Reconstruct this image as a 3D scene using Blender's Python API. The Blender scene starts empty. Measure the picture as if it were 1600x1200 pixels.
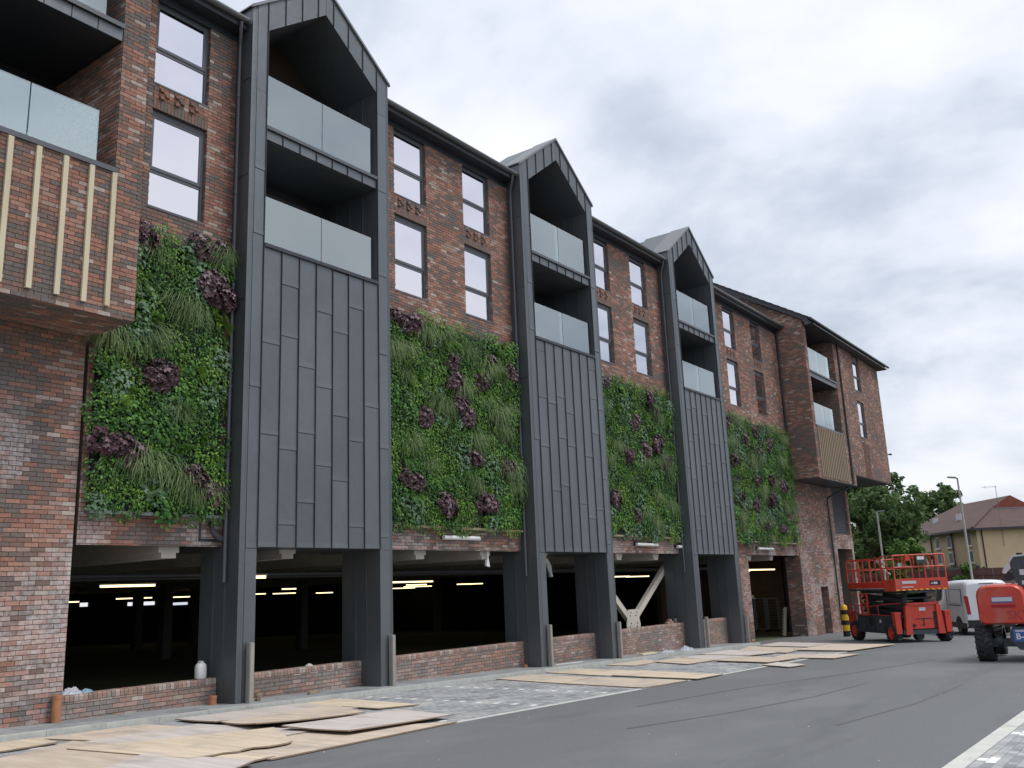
import bpy, math, random
from mathutils import Vector, Matrix, noise
R = random.Random(7)
C = bpy.context.scene.collection
SC = bpy.context.scene
PI = math.pi
# ------------------------------------------------------------------ camera
cam_d = bpy.data.cameras.new('camera'); cam = bpy.data.objects.new('camera', cam_d); C.objects.link(cam)
yaw, pitch, roll = 0.942721, 0.223552, -0.040924
f = Vector((math.sin(yaw)*math.cos(pitch), math.cos(yaw)*math.cos(pitch), math.sin(pitch)))
rt = Vector((math.cos(yaw), -math.sin(yaw), 0)); up = rt.cross(f)
rt2 = math.cos(roll)*rt + math.sin(roll)*up; up2 = -math.sin(roll)*rt + math.cos(roll)*up
cam.matrix_world = Matrix(((rt2.x, up2.x, -f.x, 0), (rt2.y, up2.y, -f.y, -14.84), (rt2.z, up2.z, -f.z, 1.81), (0, 0, 0, 1)))
cam_d.sensor_width = 36; cam_d.lens = 36*1413.1/1600; cam_d.clip_start = .1; cam_d.clip_end = 3000
SC.camera = cam
# ------------------------------------------------------------------ sky and sun
SC.view_settings.view_transform = 'Standard'; SC.view_settings.look = 'None'
SC.view_settings.gamma = 1; SC.view_settings.exposure = .26; SC.view_settings.use_curve_mapping = False
W = bpy.data.worlds.new('World'); SC.world = W; W.use_nodes = True
nt = W.node_tree; nd = nt.nodes; nd.clear(); lk = nt.links.new
def N(t, **k):
    n = nd.new(t)
    for a, b in k.items(): setattr(n, a, b)
    return n
out = N('ShaderNodeOutputWorld'); bg = N('ShaderNodeBackground'); bg.inputs[1].default_value = .1
sky = N('ShaderNodeTexSky', sky_type='NISHITA'); sky.sun_disc = False
SUN_EL, SUN_AZ = math.radians(60), math.radians(150)      # azimuth from +Y towards +X
sky.sun_elevation = SUN_EL; sky.sun_rotation = SUN_AZ
tc = N('ShaderNodeTexCoord'); sep = N('ShaderNodeSeparateXYZ'); lk(tc.outputs['Generated'], sep.inputs[0])
zz = N('ShaderNodeMath', operation='MAXIMUM'); lk(sep.outputs[2], zz.inputs[0]); zz.inputs[1].default_value = 0
zo = N('ShaderNodeMath', operation='ADD'); lk(zz.outputs[0], zo.inputs[0]); zo.inputs[1].default_value = .22
vd = N('ShaderNodeVectorMath', operation='DIVIDE'); lk(tc.outputs['Generated'], vd.inputs[0])
cb = N('ShaderNodeCombineXYZ'); [lk(zo.outputs[0], cb.inputs[i]) for i in range(3)]; lk(cb.outputs[0], vd.inputs[1])
def noise_n(scale, detail, rough, loc, dist=0.):
    m = N('ShaderNodeMapping'); m.inputs['Location'].default_value = loc; lk(vd.outputs[0], m.inputs[0])
    n = N('ShaderNodeTexNoise'); n.inputs['Scale'].default_value = scale; n.inputs['Detail'].default_value = detail
    n.inputs['Roughness'].default_value = rough; n.inputs['Distortion'].default_value = dist; lk(m.outputs[0], n.inputs[0]); return n
n1 = noise_n(1.15, 6, .55, (3.1, 1.7, .4), .35); n2 = noise_n(3.2, 5, .5, (7.3, 2.2, 5.1), .2)
mx = N('ShaderNodeMath', operation='MULTIPLY_ADD'); lk(n2.outputs[0], mx.inputs[0]); mx.inputs[1].default_value = .3; 
ml = N('ShaderNodeMath', operation='MULTIPLY'); lk(n1.outputs[0], ml.inputs[0]); ml.inputs[1].default_value = .7; lk(ml.outputs[0], mx.inputs[2])
cr = N('ShaderNodeValToRGB'); lk(mx.outputs[0], cr.inputs[0]); e = cr.color_ramp.elements
e[0].position = .36; e[0].color = (4.2, 4.7, 5.5, 1); e[1].position = .62; e[1].color = (8.7, 8.8, 9.2, 1)
for p, c in ((.44, (5.6, 6.1, 7.0, 1)), (.49, (6.9, 7.3, 8.1, 1)), (.55, (7.9, 8.2, 8.8, 1))):
    q = e.new(p); q.color = c
# thin patches of paler blue, and the brightening of an overcast sky towards the zenith
mixs = N('ShaderNodeMix', data_type='RGBA'); mixs.inputs[0].default_value = .1; lk(cr.outputs[0], mixs.inputs[6]); lk(sky.outputs[0], mixs.inputs[7])
br = N('ShaderNodeMath', operation='MULTIPLY_ADD'); lk(zz.outputs[0], br.inputs[0]); br.inputs[1].default_value = .22; br.inputs[2].default_value = .95
vs = N('ShaderNodeVectorMath', operation='SCALE'); lk(mixs.outputs[2], vs.inputs[0]); lk(br.outputs[0], vs.inputs['Scale'])
gr = N('ShaderNodeMapRange'); gr.inputs[1].default_value = -.06; gr.inputs[2].default_value = 0; lk(sep.outputs[2], gr.inputs[0])
mg = N('ShaderNodeMix', data_type='RGBA'); lk(gr.outputs[0], mg.inputs[0]); mg.inputs[6].default_value = (2.2, 2.2, 2.1, 1); lk(vs.outputs[0], mg.inputs[7])
lk(mg.outputs[2], bg.inputs[0]); lk(bg.outputs[0], out.inputs[0])
sd = bpy.data.lights.new('sun', 'SUN'); sun = bpy.data.objects.new('sun', sd); C.objects.link(sun)
sd.energy = 1.5; sd.angle = math.radians(20); sd.color = (1, .96, .9)
sv = Vector((math.sin(SUN_AZ)*math.cos(SUN_EL), math.cos(SUN_AZ)*math.cos(SUN_EL), math.sin(SUN_EL)))
sun.rotation_euler = sv.to_track_quat('Z', 'Y').to_euler(); sun.location = sv*60

# ------------------------------------------------------------------ materials
def material(name, base=(.5, .5, .5), rough=.7, metal=0., ramp=None, nscale=0, namt=.15, bump=0., bscale=40, rnd=0., spec=.5,
             emit=None, stretch=None, bands=None, trans=0., dirt=None, bdist=.01):
    """tone attribute (per piece) + object random drive the ramp; noise gives grain; dirt = (colour, scale, threshold)"""
    m = bpy.data.materials.new(name); m.use_nodes = True; t = m.node_tree; n = t.nodes; L = t.links.new
    b = n['Principled BSDF']; b.inputs['Roughness'].default_value = rough; b.inputs['Metallic'].default_value = metal
    b.inputs['Specular IOR Level'].default_value = spec
    col = None
    if ramp:
        at = n.new('ShaderNodeAttribute'); at.attribute_name = 'tone'
        v = at.outputs['Fac']
        if rnd:
            oi = n.new('ShaderNodeObjectInfo'); a = n.new('ShaderNodeMath'); a.operation = 'MULTIPLY_ADD'
            L(oi.outputs['Random'], a.inputs[0]); a.inputs[1].default_value = rnd; L(v, a.inputs[2]); v = a.outputs[0]
        r = n.new('ShaderNodeValToRGB'); L(v, r.inputs[0]); el = r.color_ramp.elements
        el[0].position = ramp[0][0]; el[0].color = (*ramp[0][1], 1); el[1].position = ramp[-1][0]; el[1].color = (*ramp[-1][1], 1)
        for p, c in ramp[1:-1]:
            q = el.new(p); q.color = (*c, 1)
        col = r.outputs[0]
    g = n.new('ShaderNodeNewGeometry')
    def nz(scale, detail=5, st=None):
        mp = n.new('ShaderNodeMapping'); L(g.outputs['Position'], mp.inputs[0])
        if st: mp.inputs['Scale'].default_value = st
        x = n.new('ShaderNodeTexNoise'); x.inputs['Scale'].default_value = scale; x.inputs['Detail'].default_value = detail; x.inputs['Roughness'].default_value = .6
        L(mp.outputs[0], x.inputs[0]); return x.outputs[0]
    if nscale:
        x = nz(nscale, 6, stretch); mr = n.new('ShaderNodeMapRange'); L(x, mr.inputs[0]); mr.inputs[1].default_value = .25; mr.inputs[2].default_value = .75
        mr.inputs[3].default_value = 1-namt; mr.inputs[4].default_value = 1+namt
        s = n.new('ShaderNodeVectorMath'); s.operation = 'SCALE'
        if col: L(col, s.inputs[0])
        else: s.inputs[0].default_value = base
        L(mr.outputs[0], s.inputs['Scale']); col = s.outputs[0]
    if dirt:
        for dc, ds, th, am, st in dirt:
            x = nz(ds, 5, st); mr = n.new('ShaderNodeMapRange'); L(x, mr.inputs[0]); mr.inputs[1].default_value = th; mr.inputs[2].default_value = th+.14
            mr.inputs[4].default_value = am
            q = n.new('ShaderNodeMix'); q.data_type = 'RGBA'; L(mr.outputs[0], q.inputs[0])
            if col: L(col, q.inputs[6])
            else: q.inputs[6].default_value = (*base, 1)
            q.inputs[7].default_value = (*dc, 1); col = q.outputs[2]
    if bands == 'eff':       # salt bloom, strength from the per-brick attribute 'eff'
        at = n.new('ShaderNodeAttribute'); at.attribute_name = 'eff'; x = nz(14, 6)
        a = n.new('ShaderNodeMath'); a.operation = 'MULTIPLY_ADD'; L(x, a.inputs[0]); a.inputs[1].default_value = 2.2; a.inputs[2].default_value = -.62
        c2 = n.new('ShaderNodeMath'); c2.operation = 'MULTIPLY'; c2.use_clamp = True; L(a.outputs[0], c2.inputs[0]); L(at.outputs['Fac'], c2.inputs[1])
        q = n.new('ShaderNodeMix'); q.data_type = 'RGBA'; L(c2.outputs[0], q.inputs[0]); L(col, q.inputs[6]); q.inputs[7].default_value = (.60, .54, .53, 1); col = q.outputs[2]
    if col: L(col, b.inputs['Base Color'])
    else: b.inputs['Base Color'].default_value = (*base, 1)
    if bump:
        x = nz(bscale, 4, stretch); bp = n.new('ShaderNodeBump'); bp.inputs['Strength'].default_value = bump; bp.inputs['Distance'].default_value = bdist
        L(x, bp.inputs['Height']); L(bp.outputs[0], b.inputs['Normal'])
    if emit: b.inputs['Emission Color'].default_value = (*emit[0], 1); b.inputs['Emission Strength'].default_value = emit[1]
    if trans:
        tr = n.new('ShaderNodeBsdfTranslucent'); mx_ = n.new('ShaderNodeMixShader'); mx_.inputs[0].default_value = trans
        L(col, tr.inputs[0]); L(b.outputs[0], mx_.inputs[1]); L(tr.outputs[0], mx_.inputs[2]); L(mx_.outputs[0], n['Material Output'].inputs[0])
    return m
M = {}
BR = [(0, (.125, .105, .098)), (.16, (.15, .115, .10)), (.32, (.17, .105, .082)), (.46, (.24, .105, .07)), (.6, (.33, .125, .072)), (.74, (.37, .165, .105)), (.87, (.30, .19, .15)), (1, (.42, .33, .28))]
BR = [(p, tuple(max(0, (sum(c)/3+(k-sum(c)/3)*.74)*1.16+.016) for k in c)) for p, c in BR]
M['brick'] = material('brick_clay', ramp=BR, nscale=22, namt=.28, rough=.9, bump=.5, bscale=60, spec=.25, bands='eff')
BR2 = [(p, (c[0]*.75+.085, c[1]*.75+.08, c[2]*.75+.07)) for p, c in BR]
M['brick_dusty'] = material('brick_dusty', ramp=BR2, nscale=16, namt=.25, rough=.95, bump=.5, bscale=60, spec=.2, bands='eff')
M['mortar'] = material('mortar', (.13, .105, .09), .95, nscale=9, namt=.3)
M['zinc'] = material('zinc_cladding', ramp=[(0, (.126, .140, .153)), (1, (.158, .174, .189))], nscale=.9, namt=.1, rough=.45, metal=.55, bump=.8, bscale=1.7, bdist=.03, stretch=(1, 1, .6), spec=.5)
M['dark_metal'] = material('dark_powder_coated_metal', (.045, .048, .06), .45, .2, nscale=3, namt=.1)
M['frame'] = material('window_frame_grey', (.10, .105, .125), .45, .1)
M['seam'] = material('zinc_seam', (.05, .057, .066), .5, .3)
M['trim'] = material('light_metal_trim', (.20, .21, .22), .42, .5, nscale=5, namt=.1)
M['tile'] = material('roof_tile_grey', ramp=[(0, (.055, .056, .062)), (1, (.10, .10, .105))], rough=.8, nscale=12, namt=.2)
M['timber'] = material('pale_timber', ramp=[(0, (.60, .51, .35)), (1, (.70, .62, .45))], rnd=.5, nscale=7, namt=.12, stretch=(1, 1, .12), rough=.75, dirt=[((.3, .2, .09), 9, .66, .8, (1, 1, .5))])
M['timber_aged'] = material('weathered_timber', (.33, .26, .18), .8, nscale=7, namt=.2, stretch=(1, 1, .12))
PLY = lambda n, a, b: material(n, ramp=[(0, a), (1, b)], rnd=.6, nscale=7, namt=.2, stretch=(1.2, .12, 1), rough=.85, bump=.2, bscale=50,
                               dirt=[((.36, .32, .28), 1.4, .52, .55, (1, 1, 1)), ((.62, .58, .54), 3, .6, .5, (1, 1, 1)), ((.16, .12, .09), 13, .70, .6, (1, 1, 1))])
M['ply'] = PLY('plywood', (.55, .46, .37), (.60, .50, .40))
M['ply_grey'] = PLY('dusty_plywood', (.54, .48, .44), (.60, .54, .50))
M['ply_yellow'] = PLY('fresh_plywood', (.64, .53, .40), (.68, .57, .43))
M['ply_edge'] = material('plywood_edge', (.30, .22, .15), .9)
M['concrete'] = material('concrete_kerb', ramp=[(0, (.40, .42, .39)), (1, (.48, .49, .46))], rnd=.4, nscale=8, namt=.16, rough=.9, bump=.3, bscale=70, dirt=[((.22, .22, .21), 2.2, .55, .5, (1, 1, 1))])
M['slab'] = material('footway_grey', ramp=[(0, (.20, .215, .225)), (1, (.30, .31, .32))], rnd=.5, nscale=7, namt=.22, rough=.9, dirt=[((.30, .29, .27), 1.8, .52, .6, (1, 1, 1))])
M['garage_concrete'] = material('garage_concrete', (.46, .43, .39), .85, nscale=4, namt=.15)
M['garage_column'] = material('garage_column', (.09, .085, .08), .85, nscale=4, namt=.2)
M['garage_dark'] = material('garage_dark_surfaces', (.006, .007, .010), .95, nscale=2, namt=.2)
M['garage_ceiling'] = material('garage_ceiling', (.36, .34, .31), .9, nscale=2, namt=.12)
M['paver'] = material('concrete_paver', ramp=[(0, (.22, .23, .24)), (.5, (.34, .35, .36)), (1, (.47, .47, .47))], rnd=.0, nscale=12, namt=.2, rough=.85, bump=.3, bscale=90, dirt=[((.55, .54, .50), 1.1, .52, .55, (1, 1, 1)), ((.2, .2, .2), 3, .62, .45, (.4, 1, 1))])
M['paver_white'] = material('white_marker_paver', (.82, .82, .80), .8, nscale=8, namt=.1)
M['line'] = material('pale_kerb_strip', (.60, .60, .56), .85, nscale=5, namt=.12, dirt=[((.4, .39, .36), 2, .55, .5, (1, 1, 1))])
M['joint'] = material('sand_joint', (.20, .20, .19), .95)
M['white'] = material('white_plastic', (.75, .75, .75), .45)
M['white_paint'] = material('white_vehicle_paint', (.72, .74, .77), .2, nscale=2, namt=.03, dirt=[((.5, .49, .46), 1.3, .55, .4, (1, 1, .5))])
M['steel_white'] = material('cream_painted_steel', (.62, .58, .50), .6, nscale=4, namt=.1)
M['stainless'] = material('galvanised_post', (.40, .38, .35), .45, .5, nscale=6, namt=.12)
M['clay_pipe'] = material('clay_orange_pipe', (.42, .18, .09), .7, nscale=5, namt=.25, dirt=[((.5, .4, .33), 7, .62, .8, (1, 1, .3))])
M['rubber'] = material('tyre_rubber', (.022, .022, .024), .85, nscale=12, namt=.35, dirt=[((.13, .12, .11), 6, .55, .5, (1, 1, 1))])
M['red'] = material('red_machine_paint', (.56, .05, .028), .38, nscale=3, namt=.12, dirt=[((.36, .19, .14), 2.2, .54, .5, (1, 1, .6)), ((.10, .06, .05), 9, .66, .6, (1, 1, 1))])
M['red_dark'] = material('dull_red_machine_paint', (.36, .035, .035), .3, nscale=3, namt=.1)
M['charcoal'] = material('charcoal_machine_paint', (.04, .05, .06), .5, nscale=4, namt=.25, dirt=[((.16, .15, .14), 4, .62, .5, (1, 1, 1))])
M['black'] = material('black_plastic', (.012, .012, .014), .5)
M['yellow'] = material('yellow_paint', (.75, .45, .02), .5)
M['blue'] = material('blue_sign', (.04, .12, .38), .4)
M['label'] = material('pale_label', (.55, .56, .62), .5)
M['lamp_red'] = material('red_lamp_lens', (.35, .01, .015), .12)
M['lamp'] = material('warm_strip_lamp', (.9, .8, .6), .5, emit=((1, .80, .42), 2.4))
M['brown_panel'] = material('brown_panel', (.055, .03, .025), .5)
M['render_tan'] = material('tan_render', (.66, .50, .33), .9, nscale=1, namt=.07, dirt=[((.56, .42, .28), .5, .55, .4, (1, 1, .4))])
M['tan_brick'] = material('tan_brick_wall', (.26, .20, .15), .9, nscale=6, namt=.3)
M['fence_red'] = material('dark_red_boards', (.13, .065, .06), .85, nscale=1.2, namt=.3, stretch=(3, 3, .1))
M['far_tile'] = material('brown_roof_tiles', (.105, .067, .058), .9, nscale=1.4, namt=.22, stretch=(1, 1, 3))
M['red_tile'] = material('red_hung_tiles', (.24, .07, .045), .9, nscale=4, namt=.2)
M['bark'] = material('bark', (.08, .06, .045), .95, nscale=6, namt=.3)
M['bag'] = material('crumpled_plastic', (.42, .45, .50), .35, nscale=10, namt=.2)
M['bag_blue'] = material('blue_crumpled_plastic', (.20, .33, .42), .4, nscale=10, namt=.3)
M['wire'] = material('dark_cage_wire', (.22, .24, .28), .45, .5)
M['terrain'] = material('rough_grass', (.07, .085, .04), .95, nscale=.4, namt=.35)

# asphalt: fine aggregate, tyre scuffs and dusty patches
def asphalt():
    m = material('asphalt', (.148, .152, .158), .82, nscale=60, namt=.22, bump=.25, bscale=160, bdist=.004,
                 dirt=[((.19, .193, .198), .4, .50, .6, (.6, 1, 1)), ((.098, .102, .107), .5, .57, .6, (.35, 1.6, 1)), ((.078, .08, .084), 1.2, .66, .5, (.12, 2.2, 1)), ((.26, .255, .245), 3.2, .68, .55, (1, 1, 1)), ((.22, .22, .215), 30, .63, .6, (1, 1, 1)), ((.06, .06, .062), 36, .64, .5, (1, 1, 1))])
    return m
M['asphalt'] = asphalt()
M['scuff'] = material('rubbed_asphalt', (.125, .128, .133), .75, nscale=14, namt=.25, dirt=[((.13, .134, .139), 3, .46, 1, (1, 1, 1))])
def leaf(name, ramp, tr=.18, rough=.5, spec=.35): return material(name, ramp=ramp, rnd=.35, rough=rough, trans=tr, spec=spec)
M['leaf_green'] = leaf('leaf_green', [(0, (.012, .042, .010)), (.5, (.04, .125, .022)), (1, (.14, .33, .05))])
M['leaf_lime'] = leaf('leaf_lime', [(0, (.03, .09, .012)), (.6, (.11, .25, .025)), (1, (.22, .38, .05))])
M['leaf_grey'] = leaf('leaf_grey_green', [(0, (.025, .07, .035)), (.6, (.09, .18, .09)), (1, (.21, .33, .20))])
M['leaf_grass'] = leaf('leaf_grass', [(0, (.035, .075, .02)), (.6, (.115, .19, .06)), (1, (.27, .36, .15))])
M['leaf_olive'] = leaf('leaf_olive', [(0, (.02, .032, .01)), (.6, (.06, .08, .025)), (1, (.14, .12, .04))])
M['leaf_purple'] = leaf('leaf_purple', [(0, (.014, .006, .009)), (.5, (.06, .02, .03)), (.85, (.11, .055, .07)), (1, (.22, .15, .17))], tr=.08, rough=.42)
M['leaf_tree'] = leaf('leaf_tree', [(0, (.04, .07, .028)), (.5, (.085, .145, .055)), (1, (.15, .225, .09))], tr=.25, rough=.7, spec=.12)
M['leaf_bush'] = leaf('leaf_bush', [(0, (.03, .07, .014)), (.5, (.085, .18, .03)), (1, (.15, .27, .05))], tr=.25)
M['leaf_copper'] = leaf('leaf_copper', [(0, (.02, .013, .015)), (1, (.10, .065, .06))], tr=.15)

def glass_mirror():
    m = bpy.data.materials.new('coated_window_glass'); m.use_nodes = True; n = m.node_tree.nodes; L = m.node_tree.links.new
    b = n['Principled BSDF']; b.inputs['Base Color'].default_value = (.68, .675, .73, 1); b.inputs['Metallic'].default_value = 1; b.inputs['Roughness'].default_value = .02
    g = n.new('ShaderNodeNewGeometry'); x = n.new('ShaderNodeTexNoise'); x.inputs['Scale'].default_value = .8; L(g.outputs['Position'], x.inputs[0])
    bp = n.new('ShaderNodeBump'); bp.inputs['Strength'].default_value = .03; bp.inputs['Distance'].default_value = .02; L(x.outputs[0], bp.inputs['Height']); L(bp.outputs[0], b.inputs['Normal'])
    return m
M['glass'] = glass_mirror()
def glass_clear(name, tint, fac):
    m = bpy.data.materials.new(name); m.use_nodes = True; n = m.node_tree.nodes; L = m.node_tree.links.new
    n.remove(n['Principled BSDF']); t = n.new('ShaderNodeBsdfTransparent'); t.inputs[0].default_value = (*tint, 1)
    g = n.new('ShaderNodeBsdfGlossy'); g.inputs[0].default_value = (.86, .95, .97, 1); g.inputs['Roughness'].default_value = .03
    fr = n.new('ShaderNodeFresnel'); fr.inputs[0].default_value = 1.5
    a = n.new('ShaderNodeMath'); a.operation = 'ADD'; L(fr.outputs[0], a.inputs[0]); a.inputs[1].default_value = fac
    x = n.new('ShaderNodeMixShader'); L(a.outputs[0], x.inputs[0]); L(t.outputs[0], x.inputs[1]); L(g.outputs[0], x.inputs[2]); L(x.outputs[0], n['Material Output'].inputs[0])
    return m
M['balcony_glass'] = glass_clear('balcony_glass', (.78, .86, .86), .30)

# ------------------------------------------------------------------ mesh helpers
class MB:
    def __init__(s): s.v = []; s.f = []; s.t = []; s.e = []; s.sm = []
    def face(s, pts, tone=.5, eff=0., sm=False):
        i = len(s.v); s.v.extend(tuple(p) for p in pts); s.f.append(tuple(range(i, i+len(pts)))); s.t.append(tone); s.e.append(eff); s.sm.append(sm)
    def idx(s, vs, fs, tone=.5, eff=0., sm=False):
        i = len(s.v); s.v.extend(tuple(p) for p in vs)
        for q in fs: s.f.append(tuple(i+a for a in q)); s.t.append(tone); s.e.append(eff); s.sm.append(sm)
    def box(s, x0, x1, y0, y1, z0, z1, tone=.5, eff=0.):
        s.idx([(x0, y0, z0), (x1, y0, z0), (x1, y1, z0), (x0, y1, z0), (x0, y0, z1), (x1, y0, z1), (x1, y1, z1), (x0, y1, z1)],
              [(0, 3, 2, 1), (4, 5, 6, 7), (0, 1, 5, 4), (1, 2, 6, 5), (2, 3, 7, 6), (3, 0, 4, 7)], tone, eff)
    def beam(s, a, b, w, h=None, tone=.5, upv=(0, 0, 1)):
        h = h or w; a = Vector(a); b = Vector(b); d = (b-a).normalized(); u = Vector(upv)
        if abs(d.dot(u)) > .98: u = Vector((0, 1, 0))
        x = d.cross(u).normalized(); y = x.cross(d); vs = []
        for p in (a, b):
            for sx, sy in ((-1, -1), (1, -1), (1, 1), (-1, 1)): vs.append(p+x*sx*w/2+y*sy*h/2)
        s.idx(vs, [(0, 1, 2, 3), (7, 6, 5, 4), (0, 4, 5, 1), (1, 5, 6, 2), (2, 6, 7, 3), (3, 7, 4, 0)], tone)
    def tube(s, pts, r, n=10, tone=.5, cap=True):
        pts = [Vector(p) for p in pts]; rings = []
        for i, p in enumerate(pts):
            d = (pts[min(i+1, len(pts)-1)]-pts[max(i-1, 0)]).normalized(); u = Vector((0, 0, 1)) if abs(d.z) < .9 else Vector((0, 1, 0))
            x = d.cross(u).normalized(); y = x.cross(d); rr = r[i] if isinstance(r, (list, tuple)) else r
            rings.append([p+(x*math.cos(2*PI*k/n)+y*math.sin(2*PI*k/n))*rr for k in range(n)])
        vs = [q for g in rings for q in g]; fs = []
        for i in range(len(pts)-1):
            for k in range(n): fs.append((i*n+k, i*n+(k+1) % n, (i+1)*n+(k+1) % n, (i+1)*n+k))
        s.idx(vs, fs, tone, 0, True)
        if cap: s.idx(rings[0], [tuple(range(n))], tone); s.idx(rings[-1], [tuple(range(n))[::-1]], tone)
    def prism(s, poly, d, tone=.5, eff=0.):          # extrude a 3-D polygon by vector d
        a = [Vector(p) for p in poly]; b = [p+Vector(d) for p in a]; n = len(a)
        s.idx(a+b, [tuple(range(n)), tuple(range(n, 2*n))[::-1]]+[(i, n+i, n+(i+1) % n, (i+1) % n) for i in range(n)], tone, eff)
    def mesh(s, name, mat):
        me = bpy.data.meshes.new(name); me.from_pydata(s.v, [], s.f)
        me.attributes.new('tone', 'FLOAT', 'FACE').data.foreach_set('value', s.t)
        if any(s.e): me.attributes.new('eff', 'FLOAT', 'FACE').data.foreach_set('value', s.e)
        if any(s.sm): me.polygons.foreach_set('use_smooth', s.sm)
        me.materials.append(mat); me.update(); return me
def fix(me):
    import bmesh
    bm = bmesh.new(); bm.from_mesh(me); bmesh.ops.recalc_face_normals(bm, faces=bm.faces); bm.to_mesh(me); bm.free(); return me
def add(name, data, parent=None, loc=None, rot=None, label=None, kind=None):
    o = bpy.data.objects.new(name, data); C.objects.link(o)
    if parent is not None:
        o.parent = parent
        if loc is None and parent.type == 'EMPTY' and parent.get('world_parts'): loc = -Vector(parent.location)
    if loc is not None: o.location = loc
    if rot is not None: o.rotation_euler = rot
    if label: o['label'] = label
    if kind: o['kind'] = kind
    return o
def part(name, mb, mat, parent=None, label=None, kind=None, loc=None, rot=None, recalc=True):
    me = mb.mesh(name, M[mat] if isinstance(mat, str) else mat)
    if recalc and len(me.polygons) < 20000: fix(me)
    return add(name, me, parent, loc, rot, label, kind)
def tag(o, label, cat, group=None):
    o['label'] = label; o['category'] = cat
    if group: o['group'] = group
    return o
def thing(name, label, cat, loc=(0, 0, 0), rotz=0, group=None, world=False):
    o = bpy.data.objects.new(name, None); C.objects.link(o); o.location = loc; o.rotation_euler = (0, 0, rotz); o.empty_display_size = .2
    tag(o, label, cat, group)
    if world: o['world_parts'] = 1
    return o
def text(body, size, depth, mat, name, parent, loc, rot, shear=0.):
    cu = bpy.data.curves.new(name, 'FONT'); cu.body = body; cu.size = size; cu.extrude = depth; cu.align_x = 'CENTER'; cu.align_y = 'CENTER'; cu.shear = shear; cu.offset = size*.02
    t = bpy.data.objects.new(name, cu); C.objects.link(t); dg = bpy.context.evaluated_depsgraph_get(); dg.update()
    me = bpy.data.meshes.new_from_object(t.evaluated_get(dg)); bpy.data.objects.remove(t); me.materials.clear(); me.materials.append(M[mat])
    return add(name, me, parent, loc, rot)
GZ = lambda x: -.0225*(x-10.76)           # the ground falls gently along the building
RZ = lambda x: GZ(x)-.1                    # carriageway sits a kerb lower
def gbox(mb, x0, x1, y0, y1, d0, d1, zf=RZ, tone=.5):   # box that follows the fall
    mb.idx([(x0, y0, zf(x0)+d0), (x1, y0, zf(x1)+d0), (x1, y1, zf(x1)+d0), (x0, y1, zf(x0)+d0), (x0, y0, zf(x0)+d1), (x1, y0, zf(x1)+d1), (x1, y1, zf(x1)+d1), (x0, y1, zf(x0)+d1)],
           [(0, 3, 2, 1), (4, 5, 6, 7), (0, 1, 5, 4), (1, 2, 6, 5), (2, 3, 7, 6), (3, 0, 4, 7)], tone)

# ------------------------------------------------------------------ bricks
def fieldmap(kind, c):
    if kind == 'front': return lambda u, v, d: (u, c-d, v)
    if kind == 'side': return lambda u, v, d: (c-d, u, v)
    if kind == 'under': return lambda u, v, d: (u, v, c-d)
def tone_at(x, y, z):
    p = noise.noise(Vector((x*.55+z*.35, y*.55, z*.9)))*.9 + noise.noise(Vector((x*1.6, y*1.6+9, z*2.2)))*.35
    t = R.random()
    t = t*.70+.10 + p*.45
    if R.random() < .04: t = .9+R.random()*.1
    return max(0., min(1., t))
EFF = None
def brick(mb, m, u0, u1, v0, v1, d, tone, eff=0.):
    a = [m(u0, v0, d), m(u1, v0, d), m(u1, v1, d), m(u0, v1, d), m(u0, v0, -.004), m(u1, v0, -.004), m(u1, v1, -.004), m(u0, v1, -.004)]
    mb.idx(a, [(0, 1, 2, 3), (0, 4, 5, 1), (1, 5, 6, 2), (2, 6, 7, 3), (3, 7, 4, 0)], tone, eff)
def bricks(mb, kind, c, u0, u1, v0, v1, holes=(), eff=None, collect=None, vcut=None, dmin=.009):
    """real stretcher-bond brick faces standing proud of the mortar"""
    m = fieldmap(kind, c); k = math.floor(v0/.075+.001)
    while k*.075 < v1-.02:
        b0 = max(k*.075+.005, v0); b1 = min((k+1)*.075-.005, v1); mid = (b0+b1)/2
        iv = [(u0, u1)]
        if vcut: iv = [vcut(mid, u0, u1)]
        for hx0, hx1, hz0, hz1 in holes:
            if hz0 < mid < hz1:
                n = []
                for a, b in iv:
                    if b <= hx0 or a >= hx1: n.append((a, b)); continue
                    if hx0-a > .03: n.append((a, hx0))
                    if b-hx1 > .03: n.append((hx1, b))
                iv = n
        off = .1125 if k % 2 else 0.
        for a, b in iv:
            j = math.floor((a-off)/.225)
            while j*.225+off < b:
                p0 = max(j*.225+off+.004, a); p1 = min((j+1)*.225+off-.004, b); j += 1
                if p1-p0 < .03: continue
                w = m((p0+p1)/2, mid, 0); t = tone_at(*w); ee = eff(*w) if eff else 0.
                d = dmin+R.random()*.006
                if collect is not None: collect.append((p0, p1, b0, b1, d, t, ee))
                else: brick(mb, m, p0, p1, b0, b1, d, t, ee)
        k += 1
def rect_holes(mb, x0, x1, z0, z1, holes, y0, y1):
    """wall body with openings: grid of boxes"""
    xs = sorted({x0, x1, *[max(x0, min(x1, h[i])) for h in holes for i in (0, 1)]}); zs = sorted({z0, z1, *[max(z0, min(z1, h[i])) for h in holes for i in (2, 3)]})
    for i in range(len(zs)-1):
        run = None
        for j in range(len(xs)-1):
            cx, cz = (xs[j]+xs[j+1])/2, (zs[i]+zs[i+1])/2
            solid = not any(h[0] < cx < h[1] and h[2] < cz < h[3] for h in holes)
            if solid: run = (run[0], xs[j+1]) if run else (xs[j], xs[j+1])
            if (not solid or j == len(xs)-2) and run: mb.box(run[0], run[1], y0, y1, zs[i], zs[i+1]); run = None
EAVE = 13.80
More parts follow.
